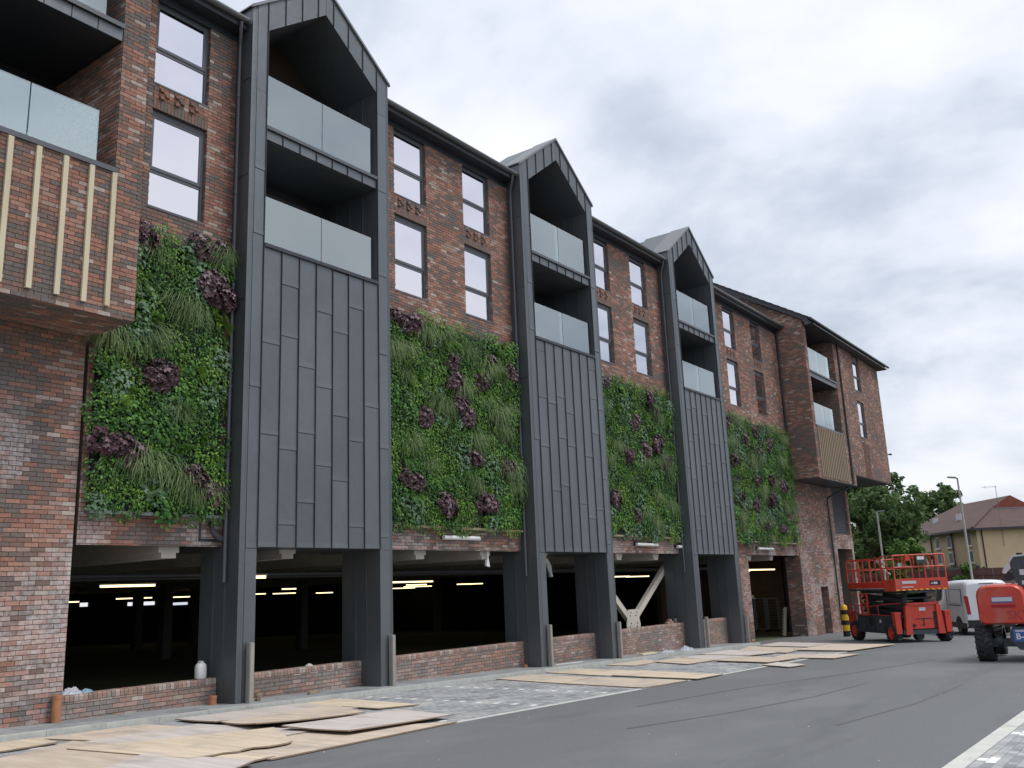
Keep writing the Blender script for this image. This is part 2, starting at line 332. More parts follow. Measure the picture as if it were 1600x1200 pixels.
# ------------------------------------------------------------------ the building
B = thing('apartment_building', 'long red brick apartment block with dark zinc gabled balcony towers over a car park', 'building', (10.8, 0, 0), world=True)
ALL = MB()                                  # all bricks past the 300 that show largest
TOW = [10.80, 20.53, 30.25]; TW = 4.106
WIN_Z = [(9.2, 11.25), (11.80, EAVE)]
bays = [  # x0, x1, window x ranges
    (7.95, 10.80, [(8.91, 10.14)]),
    (14.90, 20.53, [(15.66, 16.88), (18.43, 19.63)]),
    (24.63, 30.25, [(25.29, 26.50), (28.04, 29.24)]),
    (34.35, 42.84, [(36.32, 37.54), (39.45, 40.60)])]
open_x = [(7.87, 10.80), (14.90, 20.53), (24.63, 30.25), (36.58, 42.90)]
def salt(x, y, z):
    s = noise.noise(Vector((x*.9, 3.3, z*.8)))*1.1+noise.noise(Vector((x*3, 8, z*4)))*.5
    if x < 8.0 and z < 6.2: k = max(0, min(1, (5.6-z)/1.5))*(.55+.45*max(0, min(1, (z-.3)/1)))*.95
    elif x > 42.8 and z < 6.2: k = max(0, min(1, (4.3-z)/.6))*.62
    elif z < 3.4: k = .8 if z > 2.7 else .45
    else: return 0.12 if R.random() < .04 else 0.
    v = k*(.34+s*1.6) + (R.random()-.5)*.9*k
    return max(0., min(1., v*1.25))
wall = MB()
for x0, x1, ws in bays:
    wall = MB()
    holes = [(a, b, z0, z1+.01) for a, b in ws for z0, z1 in WIN_Z]
    rect_holes(wall, x0, x1, 2.83, EAVE, holes, 0, .12)
    rows = holes+[(a, b, 11.25, 11.80) for a, b in ws]
    bricks(ALL, 'front', 0, x0, x1, 2.83, EAVE, rows, salt)
    for a, b in ws:
        # soldier course over the lower window, checkerboard of projecting headers above it
        m = fieldmap('front', 0); n = 16
        for i in range(n): brick(ALL, m, a+(b-a)*i/n+.004, a+(b-a)*(i+1)/n-.004, 11.255, 11.465, .011, R.random()*.45+.05)
        for rr in range(4):
            z = 11.475+rr*.081; n = 11
            for i in range(n):
                u0 = a+.004+(b-a)*i/n; u1 = a+(b-a)*(i+1)/n-.004; pr = rr < 3 and ((i % 3 == 1 and rr != 1) or (i % 3 == 2 and rr == 1)) and 0 < i < 10
                if pr: brick(ALL, m, u0+.006, u1-.006, z+.006, z+.066, .055, .25+R.random()*.3)
                brick(ALL, m, u0, u1, z, z+.071, .010, tone_at(u0, 0, z))
        for z0, z1 in WIN_Z:     # brick jamb facing the camera
            bricks(ALL, 'side', b, -.0, .10, z0, z1-.01, dmin=.004)
    part('wall', wall, 'mortar', B)
# low plinth piers and the garage pier in the last bay
wall = MB()
wall.box(34.35, 36.58, 0.003, .5, -1.2, 2.83); bricks(ALL, 'front', .003, 34.4, 36.58, -.9, 2.83, (), salt)
part('wall', wall, 'mortar', B); wall = MB()
# wall to the right of the garage under the end block
eh = [(45.40, 46.52, -1.4, 1.36), (48.75, 51.3, -1.4, 3.22), (48.75, 51.3, 4.0, 6.42)]
rect_holes(wall, 42.90, 51.65, -1.4, 6.42, eh, .001, .35); bricks(ALL, 'front', .001, 42.90, 51.65, -1.1, 6.40, eh, salt)
wall.box(42.90, 43.2, .35, .72, -1.3, 2.83); bricks(ALL, 'side', 42.90, .0, .72, -1.0, 2.83)
for a, b, z0, z1 in eh:
    wall.box(b, b+.12, .35, 1.0, z0, z1); bricks(ALL, 'side', b, .0, .34, max(z0, -1.1), z1-.01, dmin=.004)
wall.box(51.40, 51.648, .35, 6, -1.4, 6.42); part('wall', wall, 'mortar', B); wall = MB()
# pier under the left box, a touch proud of the beam line
wall.box(1.5, 7.87, -.03, .5, -.4, 6.40)
pier = []; bricks(None, 'front', -.03, 1.5, 7.87, -.15, 6.40, (), salt, collect=pier)
# -- oriel boxes at both ends
def oriel(x0, x1, zb, ox0, ox1, right_cols, holes_extra, depth=1.36, zt=EAVE+.12, tex=None):
    hl = [(ox0, ox1, 8.94, zt+.1)]+holes_extra
    rect_holes(wall, x0, x1, zb, zt, hl, -depth, -depth+.12)
    return hl
# left box
hl = oriel(1.5, 7.95, 6.40, 2.9, 7.47, None, [])
boxb = []; bricks(None, 'front', -1.36, 1.5, 7.95, 6.40, EAVE+.12, hl, collect=boxb)
wall.box(7.83, 7.95, -1.24, 0, 6.40, EAVE+.12)
wall.box(1.5, 7.95, -1.24, 0, 6.401, 6.52); bricks(ALL, 'under', 6.40, 1.5, 7.95, -1.35, -.03)
wall.box(7.47, 7.83, -1.24, .9, 8.94, EAVE+.12); bricks(ALL, 'side', 7.47, -1.355, .85, 8.95, 11.36); bricks(ALL, 'side', 7.47, -1.355, .85, 11.70, EAVE+.1)
part('wall', wall, 'mortar', B); wall = MB()
# end block
eh2 = [(50.86, 52.1, 9.2, 11.28), (50.86, 52.1, 11.85, EAVE+.2)]
hr = [(43.25, 47.45, 8.94, EAVE+.5)]+eh2+[(48.88, 56.1, 6.3, 6.95)]
rect_holes(wall, 42.84, 56, 6.40, EAVE+.3, hr, -1.36, -1.24); bricks(ALL, 'front', -1.36, 42.84, 56, 6.40, EAVE+.3, hr)
wall.box(42.84, 42.96, -1.24, 0, 6.40, EAVE+.3); bricks(ALL, 'side', 42.84, -1.36, 0, 6.40, EAVE+.02, (), None)
bricks(ALL, 'side', 42.84, -1.36, 1.6, EAVE+.02, 15.9, vcut=lambda z, a, b: (max(-1.36, (z-14.10)/.61-1.36), b))
wall.prism([(42.841, -1.36, EAVE+.3), (42.841, -1.36, 14.12), (42.841, 1.6, 15.9), (42.841, 1.6, EAVE+.3)], (.12, 0, 0))
wall.box(47.45, 48.87, -1.24, .35, 6.41, EAVE+.3)
bricks(ALL, 'side', 47.45, -1.355, .9, 8.95, 11.36); bricks(ALL, 'side', 47.45, -1.355, .9, 11.70, EAVE+.2)
wall.box(47.452, 47.6, .34, 1.2, 8.94, EAVE+.3)
for a, b, z0, z1 in eh2: bricks(ALL, 'side', b, -1.36, -1.25, z0, z1-.01, dmin=.004)
wall.box(55.88, 56, -1.24, 9, 6.95, EAVE+.5)
# recessed textured brick panel under the end window
m_ = fieldmap('front', -1.36)
for k in range(26):
    for i in range(6):
        if (i+k) % 2: u = 50.95+i*.19; brick(ALL, m_, u, u+.1, 6.98+k*.075, 7.045+k*.075, .05, .25+R.random()*.3)
part('wall', wall, 'mortar', B)
# the 300 largest bricks are pieces of their own; the rest joins ALL
cand = []
for (a, b, c, d, e_, t, ee) in pier: cand.append((-.03, a, b, c, d, e_, t, ee))
for (a, b, c, d, e_, t, ee) in boxb: cand.append((-1.36, a, b, c, d, e_, t, ee))
def seen(c):
    y, a, b, c0, d0 = c[:5]; v = Vector(((a+b)/2, y, (c0+d0)/2))-Vector((0, -14.84, 1.81)); dep = v.dot(f)
    px, py = v.dot(rt2)/dep*1413, -v.dot(up2)/dep*1413
    return (b-a) > .19 and -800 < px < 800 and -600 < py < 600, v.length
sel = sorted([c for c in cand if seen(c)[0]], key=lambda c: seen(c)[1])[:300]; ids = set(map(id, sel))
for c in cand:
    if id(c) not in ids: brick(ALL, fieldmap('front', c[0]), *c[1:5], c[5], c[6], c[7])
pc = {}
pw = MB(); pw.box(1.5, 7.86, -.02, .1, -.39, 6.39)
pierp = B
for c in sel:
    key = (round(c[2]-c[1], 2), round(c[6]*9), round(c[7]*5), round(c[5]*300))
    if key not in pc:
        mb = MB(); L_ = (c[2]-c[1])/2; brick(mb, lambda u, v, d: (u, -d, v), -L_, L_, -.0325, .0325, c[5], c[6], c[7]); pc[key] = fix(mb.mesh('brick', M['brick']))
    add('brick', pc[key], B, Vector(((c[1]+c[2])/2, c[0], (c[3]+c[4])/2))-B.location)
part('brickwork', ALL, 'brick', B, kind='stuff', recalc=False)

# -- windows
def window(x0, x1, z0, z1, y=.085, tr=None):
    h = z1-z0; top = z1
    fr = MB(); w = .03; r = .06; hd = .22 if z1 > 13 else .10; ztop = z1-hd; zt = z0+.74
    fr.box(x0, x0+w, y, y+.07, z0, z1); fr.box(x1-r, x1, y-.02, y+.07, z0, z1); fr.box(x0+w, x1-r, y, y+.07, z0, z0+.03); fr.box(x0+w, x1-r, y-.02, y+.07, ztop, z1)
    fr.box(x0+w, x1-r, y, y+.07, zt, zt+.06); fr.box(x0+w, x1-r, y-.014, y+.05, zt+.064, zt+.13)
    fr.box(x0+w, x0+w+.06, y-.014, y+.05, zt+.13, ztop); fr.box(x1-r-.055, x1-r, y-.014, y+.05, zt+.13, ztop); fr.box(x0+w+.06, x1-r-.055, y-.014, y+.05, ztop-.06, ztop)
    wo = part('window', fr, 'frame', B)
    p = MB(); p.box(x0+w+.001, x1-r-.001, y+.015, y+.03, z0+.031, zt-.001); part('pane', p, 'glass', wo)
    p = MB(); p.box(x0+w+.061, x1-r-.056, y+.0, y+.015, zt+.131, ztop-.061); part('pane', p, 'glass', wo)
    s = MB(); s.box(x0-.02, x1+.02, y-.105, y, z0-.03, z0+.003); part('sill', s, 'frame', wo)
for x0, x1, ws in bays:
    for a, b in ws:
        for z0, z1 in WIN_Z: window(a, b, z0, z1)
window(50.86, 52.1, 9.2, 11.28, -1.28); window(50.86, 52.1, 11.85, EAVE, -1.28)
inn = MB()                                             # dark rooms behind the panes
for x0, x1, ws in bays: inn.box(x0+.02, x1-.02, .16, .2, 2.9, EAVE)
part('inner_lining', inn, 'garage_dark', B)

# -- zinc balcony towers
def chev(u, apex, sl, xc): return apex-abs(u-xc)*sl
JT = {1: [4.99, 6.86], 2: [3.23, 4.73, 7.09, 8.2], 3: [3.69, 5.12, 6.52], 4: [4.48, 6.16, 7.83], 5: [4.20, 5.60, 7.47, 8.87], 6: [3.24, 5.10, 8.14], 7: [5.93]}
JL = [2.77, 5.91, 9.12, 10.56, 12.37]; JR = [2.77, 3.04, 5.03, 7.23, 9.14, 11.3, 13.34]
YF = -.536
def tower(x0, k):
    x1 = x0+TW; xi0 = x0+.40; xi1 = x1-.40; xc = x0+TW/2; ins = (xi1-xi0)/7; g0 = GZ(x0)-.25
    AO, AI, SL = 15.93, 15.17, .774
    core = MB()
    for a, b in ((x0+.012, xi0-.003), (xi1+.003, x1-.012)):      # deep legs
        core.box(a, b, YF+.012, .65, g0, 2.775)
    for a, b, si in ((x0+.012, xi0-.003, 0), (xi1+.003, x1-.012, 1)):
        core.prism([(a, YF+.012, 2.775), (b, YF+.012, 2.775), (b, YF+.012, chev(b, AO, SL, xc)-.02), (a, YF+.012, chev(a, AO, SL, xc)-.02)], (0, 1.9, 0))
    core.box(xi0-.003, xi1+.003, YF+.012, YF+.10, 2.80, 8.95)       # panel backing
    core.box(xi0-.003, xi1+.003, YF+.10, 1.3, 2.80, 2.95)
    for s in (-1, 1):                                              # sloping soffit inside the gable
        core.prism([(xc, YF+.012, AI), (xc+s*(xc-xi0+.003), YF+.012, AI-(xc-xi0)*SL), (xc+s*(xc-xi0+.003), YF+.012, AO-(xc-xi0)*SL-.03), (xc, YF+.012, AO-.03)], (0, 1.9, 0))
    tw = part('balcony_tower', core, 'zinc', B)
    # cladding panels
    pat = {c: list(z) for c, z in JT.items()}
    if k: pat = {c: [z for z in (((zz-2.8+(k*1.37)+c*.53*(k)) % 5.9)+2.95 for zz in JT[(c+k*2-1) % 7+1]) if 3.0 < z < 8.7] for c in range(1, 8)}
    def pan(a, b, za, zb, y=YF, tilt=True):
        if zb-za < .08: return
        mb = MB(); d = .004 if tilt else 0.; y1 = y-.004-R.random()*.003
        mb.idx([(a, y1-d, za), (b, y1-d, za), (b, y1, zb), (a, y1, zb), (a, y+.03, za), (b, y+.03, za), (b, y+.03, zb), (a, y+.03, zb)],
               [(0, 1, 2, 3), (4, 0, 3, 7), (1, 5, 6, 2), (0, 4, 5, 1), (3, 2, 6, 7)], (tn_ := .2+R.random()*.6))
        if tilt and zb-za > .5:
            ym = y1-d; mb.idx([(a+.004, ym-.004, za), (b-.004, ym-.004, za), (b-.004, ym-.006, za+.008), (a+.004, ym-.006, za+.008), (b-.004, ym-.0003, za+.10), (a+.004, ym-.0003, za+.10)], [(0, 1, 2, 3), (3, 2, 4, 5)], tn_)
        part('cladding_panel', mb, 'zinc', tw)
    for c in range(7):
        a = xi0+c*ins+.006; b = a+ins-.012; zs = [2.80]+sorted(pat[c+1])+[8.93]
        for i in range(len(zs)-1): pan(a, b, zs[i]+(.008 if i else 0), zs[i+1])
        pan(a, b, 11.34, 11.60, YF+.03)
    for s, (a, b, js) in enumerate(((x0+.135, xi0-.006, JL), (xi1+.006, x1-.10, JR))):
        zs = [g0]+js
        for i in range(len(zs)-1): pan(a, b, zs[i]+.008, zs[i+1])
        za = zs[-1]+.008; mb = MB(); p = [(a, YF-.005, za), (b, YF-.005, za), (b, YF-.005, chev(b, AO, SL, xc)-.03), (a, YF-.005, chev(a, AO, SL, xc)-.03)]
        mb.prism(p, (0, .035, 0), .45); part('cladding_panel', mb, 'zinc', tw)
        # folded corner strips beside each leg
        e0, e1 = (x0, x0+.135) if s == 0 else (x1-.10, x1)
        n = 2 if s == 0 else 2; wv = (e1-e0)/n
        for i in range(n):
            mb = MB(); aa = e0+i*wv; mb.prism([(aa+.006, YF+.012, g0), (aa+wv-.012, YF-.008+(i == 0 and s == 0)*.012, g0), (aa+wv-.012, YF+.03, g0), (aa+.006, YF+.04, g0)], (0, 0, chev(aa+wv/2, AO, SL, xc)-.06-g0), .3)
            part('corner_strip', mb, 'zinc', tw)
    # gable strips
    us = sorted([xi0+i*ins for i in range(8)]+[xc])
    for i in range(len(us)-1):
        a, b = us[i]+.005, us[i+1]-.005
        mb = MB(); mb.prism([(a, YF-.005, chev(a, AI, SL, xc)), (b, YF-.005, chev(b, AI, SL, xc)), (b, YF-.005, chev(b, AO, SL, xc)-.03), (a, YF-.005, chev(a, AO, SL, xc)-.03)], (0, .035, 0), .3+R.random()*.4)
        part('gable_panel', mb, 'zinc', tw)
    # standing seams
    for u in [xi0+i*ins for i in range(1, 7)]: mb = MB(); mb.box(u-.007, u+.007, YF-.002, YF+.03, 11.34, 11.60); part('slab_seam', mb, 'seam', tw)
    for u in [xi0+i*ins for i in range(8)]:
        mb = MB(); mb.box(u-.007, u+.007, YF-.034, YF+.005, 2.79, 8.93)
        if xi0+.01 < u < xi1-.01: part('standing_seam', mb, 'seam', tw); mb = MB()
        za = chev(u, AI, SL, xc)
        if not (xi0+.01 < u < xi1-.01): mb.box(u-.007, u+.007, YF-.03, YF+.005, 8.93, chev(u, AO, SL, xc)-.03)
        else: mb.box(u-.007, u+.007, YF-.03, YF+.0, za, chev(u, AO, SL, xc)-.03)
        part('standing_seam', mb, 'seam', tw)
    # seams on the flank that faces the camera and on the inner face of the far leg
    fs_ = [(x0-.012, x0+.014, y-.007, y+.007, g0, 2.775) for y in (-.12, .22)]+[(x0-.004, x0+.014, YF+.02, -.01, z, z+.012) for z in (5.2, 7.7, 10.4, 12.6)]
    fs_ += [(xi1-.02, xi1+.006, y-.007, y+.007, g0, 2.775) for y in (-.12, .22)]+[(xi1-.02, xi1+.006, y-.007, y+.007, 9.02, 13.85) for y in (-.05, .4, .85)]
    for bx_ in fs_: mb = MB(); mb.box(*bx_); part('flank_seam', mb, 'zinc', tw)
    # sills, slab, back wall, glass
    for z, y in ((8.945, YF-.045), (11.61, YF-.02)):
        mb = MB(); mb.box(xi0+.01, xi1-.01, y, YF+.2, z, z+.03); mb.box(xi0+.01, xi1-.01, y-.004, y+.012, z-.045, z+.032); part('balcony_sill', mb, 'dark_metal' if z < 9 else 'frame', tw)
    mb = MB(); mb.box(xi0-.002, xi1+.002, YF+.065, 1.3, 11.33, 11.60); part('balcony_floor', mb, 'zinc', tw); mb = MB(); mb.box(xi0-.002, xi1+.002, YF+.1, 1.3, 8.7, 8.94)
    part('balcony_floor', mb, 'zinc', tw)
    mb = MB(); mb.box(xi0, xi1, 1.25, 1.3, 8.9, 11.4); part('balcony_back', mb, 'dark_metal', tw)
    mb = MB(); mb.prism([(xi0, 1.25, 11.5), (xi1, 1.25, 11.5), (xi1, 1.25, 13.9), (xc, 1.25, AI), (xi0, 1.25, 13.9)], (0, .05, 0)); part('balcony_back', mb, 'brown_panel', tw)
    for za, zb in ((8.96, 11.1), (11.66, 13.5)):
        mb = MB(); a, b = xi0+.55, xi0+2.7
        for q in (a, a+1.03, b-.06): mb.box(q, q+.06, 1.2, 1.25, za, zb)
        mb.box(a, b, 1.201, 1.249, zb-.06, zb); mb.box(a, b, 1.201, 1.249, za, za+.08)
        dr = part('balcony_door', mb, 'frame', tw); mb = MB(); mb.box(a+.06, b-.06, 1.225, 1.235, za+.08, zb-.06); part('pane', mb, 'glass', tw)
        mb = MB(); mb.tube([(xi1-.55, 1.2, zb-.35), (xi1-.5, 1.1, zb-.50), (xi1-.35, 1.08, zb-.55), (xi1-.2, 1.12, zb-.42)], .012, 6); part('loose_cable', mb, 'white', tw)
    if k == 0:
        mb = MB(); mb.box(xi0+.5, xi0+.62, .9, .96, 9.0, 10.4); mb.box(xi0+.75, xi0+1.15, .92, .96, 9.0, 9.9); part('reflection_board', mb, 'white', tw)  # white boards added to imitate bright reflected daylight behind the lower glass
    for za, zb in ((9.0, 10.06), (11.67, 12.88)):
        for a, b in ((x0+.42, x0+2.02), (x0+2.035, x0+3.56)):
            mb = MB(); mb.box(a, b, YF+.075, YF+.093, za, zb); part('glass_balustrade', mb, 'balcony_glass', tw)
    # roof: verge, tiled slopes running back
    mb = MB()
    for s in (-1, 1):
        hx = TW/2+.04; mb.prism([(xc, YF-.05, AO), (xc+s*hx, YF-.05, AO-hx*SL), (xc+s*hx, YF-.05, AO-hx*SL-.07), (xc, YF-.05, AO-.075)], (0, .06, 0))
        mb.prism([(xc, YF+.01, AO+.002), (xc+s*hx, YF+.01, AO-hx*SL+.002), (xc+s*hx, YF+.01, AO-hx*SL-.03), (xc, YF+.01, AO-.03)], (0, .75, 0))
    part('verge_trim', mb, 'trim', tw)
    mb = MB()
    nrow = 9
    for s in (-1, 1):
        for i in range(nrow):
            u0 = (TW/2)*i/nrow; u1 = (TW/2)*(i+1)/nrow+.03
            mb.prism([(xc+s*u0, .23, AO-.12-u0*SL), (xc+s*u1, .23, AO-.12-u1*SL+.045), (xc+s*u1, .23, AO-.12-u1*SL), (xc+s*u0, .23, AO-.16-u0*SL)], (0, 5.5, 0), R.random())
    part('tiled_roof', mb, 'tile', tw)
    # downpipe
    mb = MB(); px = x0-.07
    mb.tube([(px-.13, -.40, 13.86), (px-.12, -.38, 13.72), (px, -.22, 13.5), (px, -.2, 13.3), (px, -.2, 2.16)], .038, 10)
    for z in (3.9, 5.9, 8.0, 10.0, 12.2): mb.tube([(px, -.2, z), (px, -.2, z+.05)], .05, 10)
    part('downpipe', mb, 'frame', B)
for k, x in enumerate(TOW): tower(x, k)

# -- eaves, gutters and roofs
def eaves(x0, x1, y=0.):
    mb = MB(); mb.box(x0, x1, y-.34, y+.3, EAVE, EAVE+.03); mb.box(x0, x1, y-.345, y-.31, EAVE-.02, EAVE+.17); mb.box(x0, x1, y-.02, y+.1, EAVE-.18, EAVE); part('eaves_soffit', mb, 'dark_metal', B)
    mb = MB(); n = 8; pts = []
    for i in range(n+1):
        a = PI+PI*i/n; pts.append((y-.405+.06*math.cos(a), EAVE+.17+.075*math.sin(a)))
    for i in range(n): mb.face([(x0, *pts[i]), (x1, *pts[i]), (x1, *pts[i+1]), (x0, *pts[i+1])])
    mb.box(x0, x1, y-.475, y-.462, EAVE+.15, EAVE+.185); mb.box(x0, x1, y-.348, y-.335, EAVE+.17, EAVE+.20); mb.box(x0, x1, y-.47, y-.34, EAVE+.11, EAVE+.114)
    part('gutter', mb, 'trim', B)
for x0, x1, _ in bays: eaves(x0, x1-.002)
for x0, x1, _ in bays:
    mb = MB(); mb.prism([(x0, -.34, EAVE+.19), (x0, 1.36, EAVE+1.13), (x0, 1.36, EAVE+.98), (x0, -.3, EAVE+.03)], (x1-x0, 0, 0)); part('main_roof', mb, 'tile', B)
mb = MB(); mb.prism([(7, 1.37, EAVE+1.13), (7, 7, EAVE+4.2), (7, 7, EAVE+4.05), (7, 1.37, EAVE+.98)], (35.83, 0, 0)); part('main_roof', mb, 'tile', B)
mb = MB()                                            # end block roof with rake, eaves and gutter
mb.prism([(42.6, -1.75, 14.12), (42.6, 5.8, 18.73), (42.6, 5.8, 18.45), (42.6, -1.75, 13.90)], (13.95, 0, 0), .1); part('end_roof', mb, 'dark_metal', B)
mb = MB()
for i in range(22):
    y = -1.80+i*.34; z = 14.125+(y+1.75)*.61; mb.prism([(42.55, y, z), (42.55, y+.36, z+.22), (42.55, y+.36, z+.25), (42.55, y, z+.06)], (14.2, 0, 0), R.random()*.6)
part('end_roof_tiles', mb, 'tile', B)
mb = MB(); mb.box(43.1, 56.5, -1.85, -1.24, 13.86, 13.92); mb.tube([(42.6, -1.86, 14.06), (56.85, -1.86, 14.06)], .065, 8); part('end_gutter', mb, 'dark_metal', B)
mb = MB(); mb.prism([(42.845, 1.6, 13.9), (42.845, 5.7, 13.9), (42.845, 5.7, 18.4), (42.845, 1.6, 15.9)], (.1, 0, 0)); part('cheek_cladding', mb, 'zinc', B)
mb = MB(); mb.box(1.5, 8.1, -1.7, .1, EAVE+.12, EAVE+.2); mb.box(1.5, 8.1, -1.75, -1.66, EAVE+.1, EAVE+.28); part('box_eaves', mb, 'dark_metal', B)
# box undersides
mb = MB(); mb.box(42.85, 48.40, -1.35, .0, 6.38, 6.40); mb.box(42.84, 48.87, -1.37, -1.35, 6.37, 6.41); part('box_soffit', mb, 'dark_metal', B)
mb = MB(); mb.box(48.885, 55.99, -1.35, 9, 6.93, 6.95); mb.box(48.87, 48.885, -1.35, .0, 6.38, 6.95); part('box_soffit', mb, 'dark_metal', B)
mb = MB(); mb.box(51.65, 55.8, 6, 6.3, -1.6, 6.93); mb.box(46, 56, 9, 9.3, -1.6, 14); part('rear_wall', mb, 'mortar', B)
# oriel balconies
def oriel_balcony(xa, xb, glass, nb):
    for z in (8.94, 11.655):
        mb = MB(); mb.box(xa, xb, -1.40, -1.15, z, z+.035); mb.box(xa, xb, -1.405, -1.39, z-.05, z+.036); part('balcony_sill', mb, 'frame', B)
    mb = MB(); mb.box(xa-.1, xb+.02, -1.33, .9, 11.38, 11.64); part('balcony_floor', mb, 'dark_metal', B); mb = MB(); mb.box(xa-.1, xb+.02, -1.22, .9, 8.7, 8.93)
    part('balcony_floor', mb, 'dark_metal', B)
    n = round((xb-xa)/.47); w = (xb-xa)/n
    for i in range(n):
        mb = MB(); mb.box(xa+i*w+.008, xa+(i+1)*w-.008, -1.352, -1.33, 11.38, 11.63, .3+R.random()*.4); part('slab_panel', mb, 'zinc', B)
    mb = MB(); mb.box(xa-.1, xb+.02, .85, .9, 8.9, 13.95); part('balcony_back', mb, 'dark_metal', B)
    for za, zb in ((8.98, 11.1), (11.70, 13.6)):
        mb = MB()
        for q in (xa+.7, xa+1.75, xa+2.8): mb.box(q, q+.07, .8, .85, za, zb)
        mb.box(xa+.7, xa+2.87, .801, .849, zb-.07, zb); part('balcony_door', mb, 'frame', B)
        mb = MB(); mb.box(xa+.77, xa+2.8, .82, .83, za, zb-.07); part('pane', mb, 'glass', B)
    for (a, b, za, zb) in glass:
        mb = MB(); mb.box(a, b, -1.31, -1.292, za, zb); part('glass_balustrade', mb, 'balcony_glass', B)
oriel_balcony(2.9, 7.47, [(3.0, 4.4, 8.99, 9.94), (4.415, 6.02, 8.99, 9.94), (6.04, 7.16, 8.99, 9.94), (4.6, 6.0, 11.70, 12.7), (6.02, 7.16, 11.70, 12.7)], 0)
oriel_balcony(43.25, 47.45, [(43.33, 44.9, 8.99, 10.1), (44.92, 46.3, 8.99, 10.1), (43.33, 44.9, 11.7, 12.87), (44.92, 46.5, 11.7, 12.87)], 0)
mb = MB(); mb.box(5.05, 5.75, .7, .74, 8.99, 9.8); part('reflection_board', mb, 'white', B)  # white board standing in for the bright reflection in the left box glass
for xa, xb in ((2.8, 7.49), (43.1, 47.6)):
    mb = MB(); mb.box(xa, xb, -1.23, 1.3, 13.93, 14.02); mb.box(xa, xb, .86, .95, 13.5, 15.5); part('balcony_ceiling', mb, 'dark_metal', B)
# timber battens on the left box; a screen of battens on the end block
for x in (4.03, 4.46, 4.89, 5.32, 5.77, 6.20, 6.63, 7.06, 7.45):
    mb = MB(); mb.box(x-.045, x+.035, -1.42, -1.372, 6.52+R.random()*.04, 8.87, R.random()*.5); part('batten', mb, 'timber', B)
for i in range(16):
    x = 43.36+i*.272; mb = MB(); mb.box(x-.05, x+.05, -1.43, -1.372, 6.46, 8.90, R.random()*.3); part('batten', mb, 'timber_aged', B, label='weathered brown batten')
# pipes on the end block
mb = MB(); mb.tube([(48.12, -1.43, 13.9), (48.12, -1.43, 6.5), (48.0, -1.35, 6.33), (47.78, -.12, 5.82), (47.75, -.1, 5.6), (47.75, -.1, -.6)], .05, 8); part('downpipe', mb, 'dark_metal', B)
mb = MB(); mb.tube([(42.72, -.35, 13.9), (42.72, -.1, 13.6), (42.72, -.1, 6.5)], .05, 8); part('downpipe', mb, 'dark_metal', B)
mb = MB()
for i in range(26): z = 4.02+i*.092; mb.prism([(48.76, .06, z), (48.76, .12, z+.07), (48.76, .13, z+.07), (48.76, .07, z)], (2.53, 0, 0))
mb.box(48.75, 51.3, .135, .15, 4.0, 6.4); part('louvre_panel', mb, 'frame', B)
mb = MB(); mb.box(45.40, 46.52, .30, .34, -1.3, 1.36); part('side_door', mb, 'frame', B)
mb = MB(); mb.box(50.2, 50.9, 1.6, 2.2, -1.4, 3.2); part('inner_pier', mb, 'garage_concrete', B)
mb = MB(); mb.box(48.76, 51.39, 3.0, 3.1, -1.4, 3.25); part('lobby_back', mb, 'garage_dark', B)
mb = MB(); mb.beam((55.98, -1.30, 8.72), (56.75, -1.36, 8.78), .05, .07); mb.box(56.6, 56.8, -1.42, -1.3, 8.74, 8.83); part('wall_bracket', mb, 'dark_metal', B)

# -- car park interior
mb = MB(); mb.box(1.6, 43.0, .13, 44, 3.15, 3.3); mb.box(43.001, 51.38, .36, 6.1, 3.35, 3.5); mb.box(43.0, 56, 6.1, 44, 3.35, 3.5); part('car_park_ceiling', mb, 'garage_ceiling', B)
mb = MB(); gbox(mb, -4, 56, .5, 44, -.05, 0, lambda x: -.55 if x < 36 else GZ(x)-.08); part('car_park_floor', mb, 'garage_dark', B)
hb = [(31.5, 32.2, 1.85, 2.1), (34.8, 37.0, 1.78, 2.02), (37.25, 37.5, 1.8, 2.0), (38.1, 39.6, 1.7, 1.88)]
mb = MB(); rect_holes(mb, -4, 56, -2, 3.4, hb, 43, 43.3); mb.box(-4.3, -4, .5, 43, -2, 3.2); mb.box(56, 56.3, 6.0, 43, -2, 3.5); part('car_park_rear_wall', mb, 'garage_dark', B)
mb = MB()
for x in (2, 4.8, 7.2, 9.56, 12.3, 16.35, 18.9, 21.6, 25.95, 28.5, 31.3, 36.9, 39.4):
    mb = MB(); mb.box(x, x+.42, .14, 43, 2.72, 3.15); mb.box(x+.06, x+.36, .141, 42.9, 2.62, 2.72); part('ceiling_beam', mb, 'garage_concrete', B)
for x, y in ((22.3, 19.5), (30, 20), (27.5, 30), (38.2, 24), (33, 33), (42, 34), (44.5, 24), (47, 14)):
    mb = MB(); mb.box(x, x+.4, y, y+.4, -.6, 3.15); part('column', mb, 'garage_column', B)
mb = MB(); mb.tube([(2, 3.4, 2.42), (42, 3.4, 2.42)], .05, 8); mb.tube([(2, 3.62, 2.36), (42, 3.62, 2.36)], .03, 6); part('sprinkler_pipe', mb, 'frame', B)
mb = MB(); mb.tube([(22.2, .7, 2.98), (23.2, 1.0, 2.62), (23.5, 1.1, 2.45), (23.55, 1.1, 2.15)], .09, 10); part('drain_pipe', mb, 'white', B)
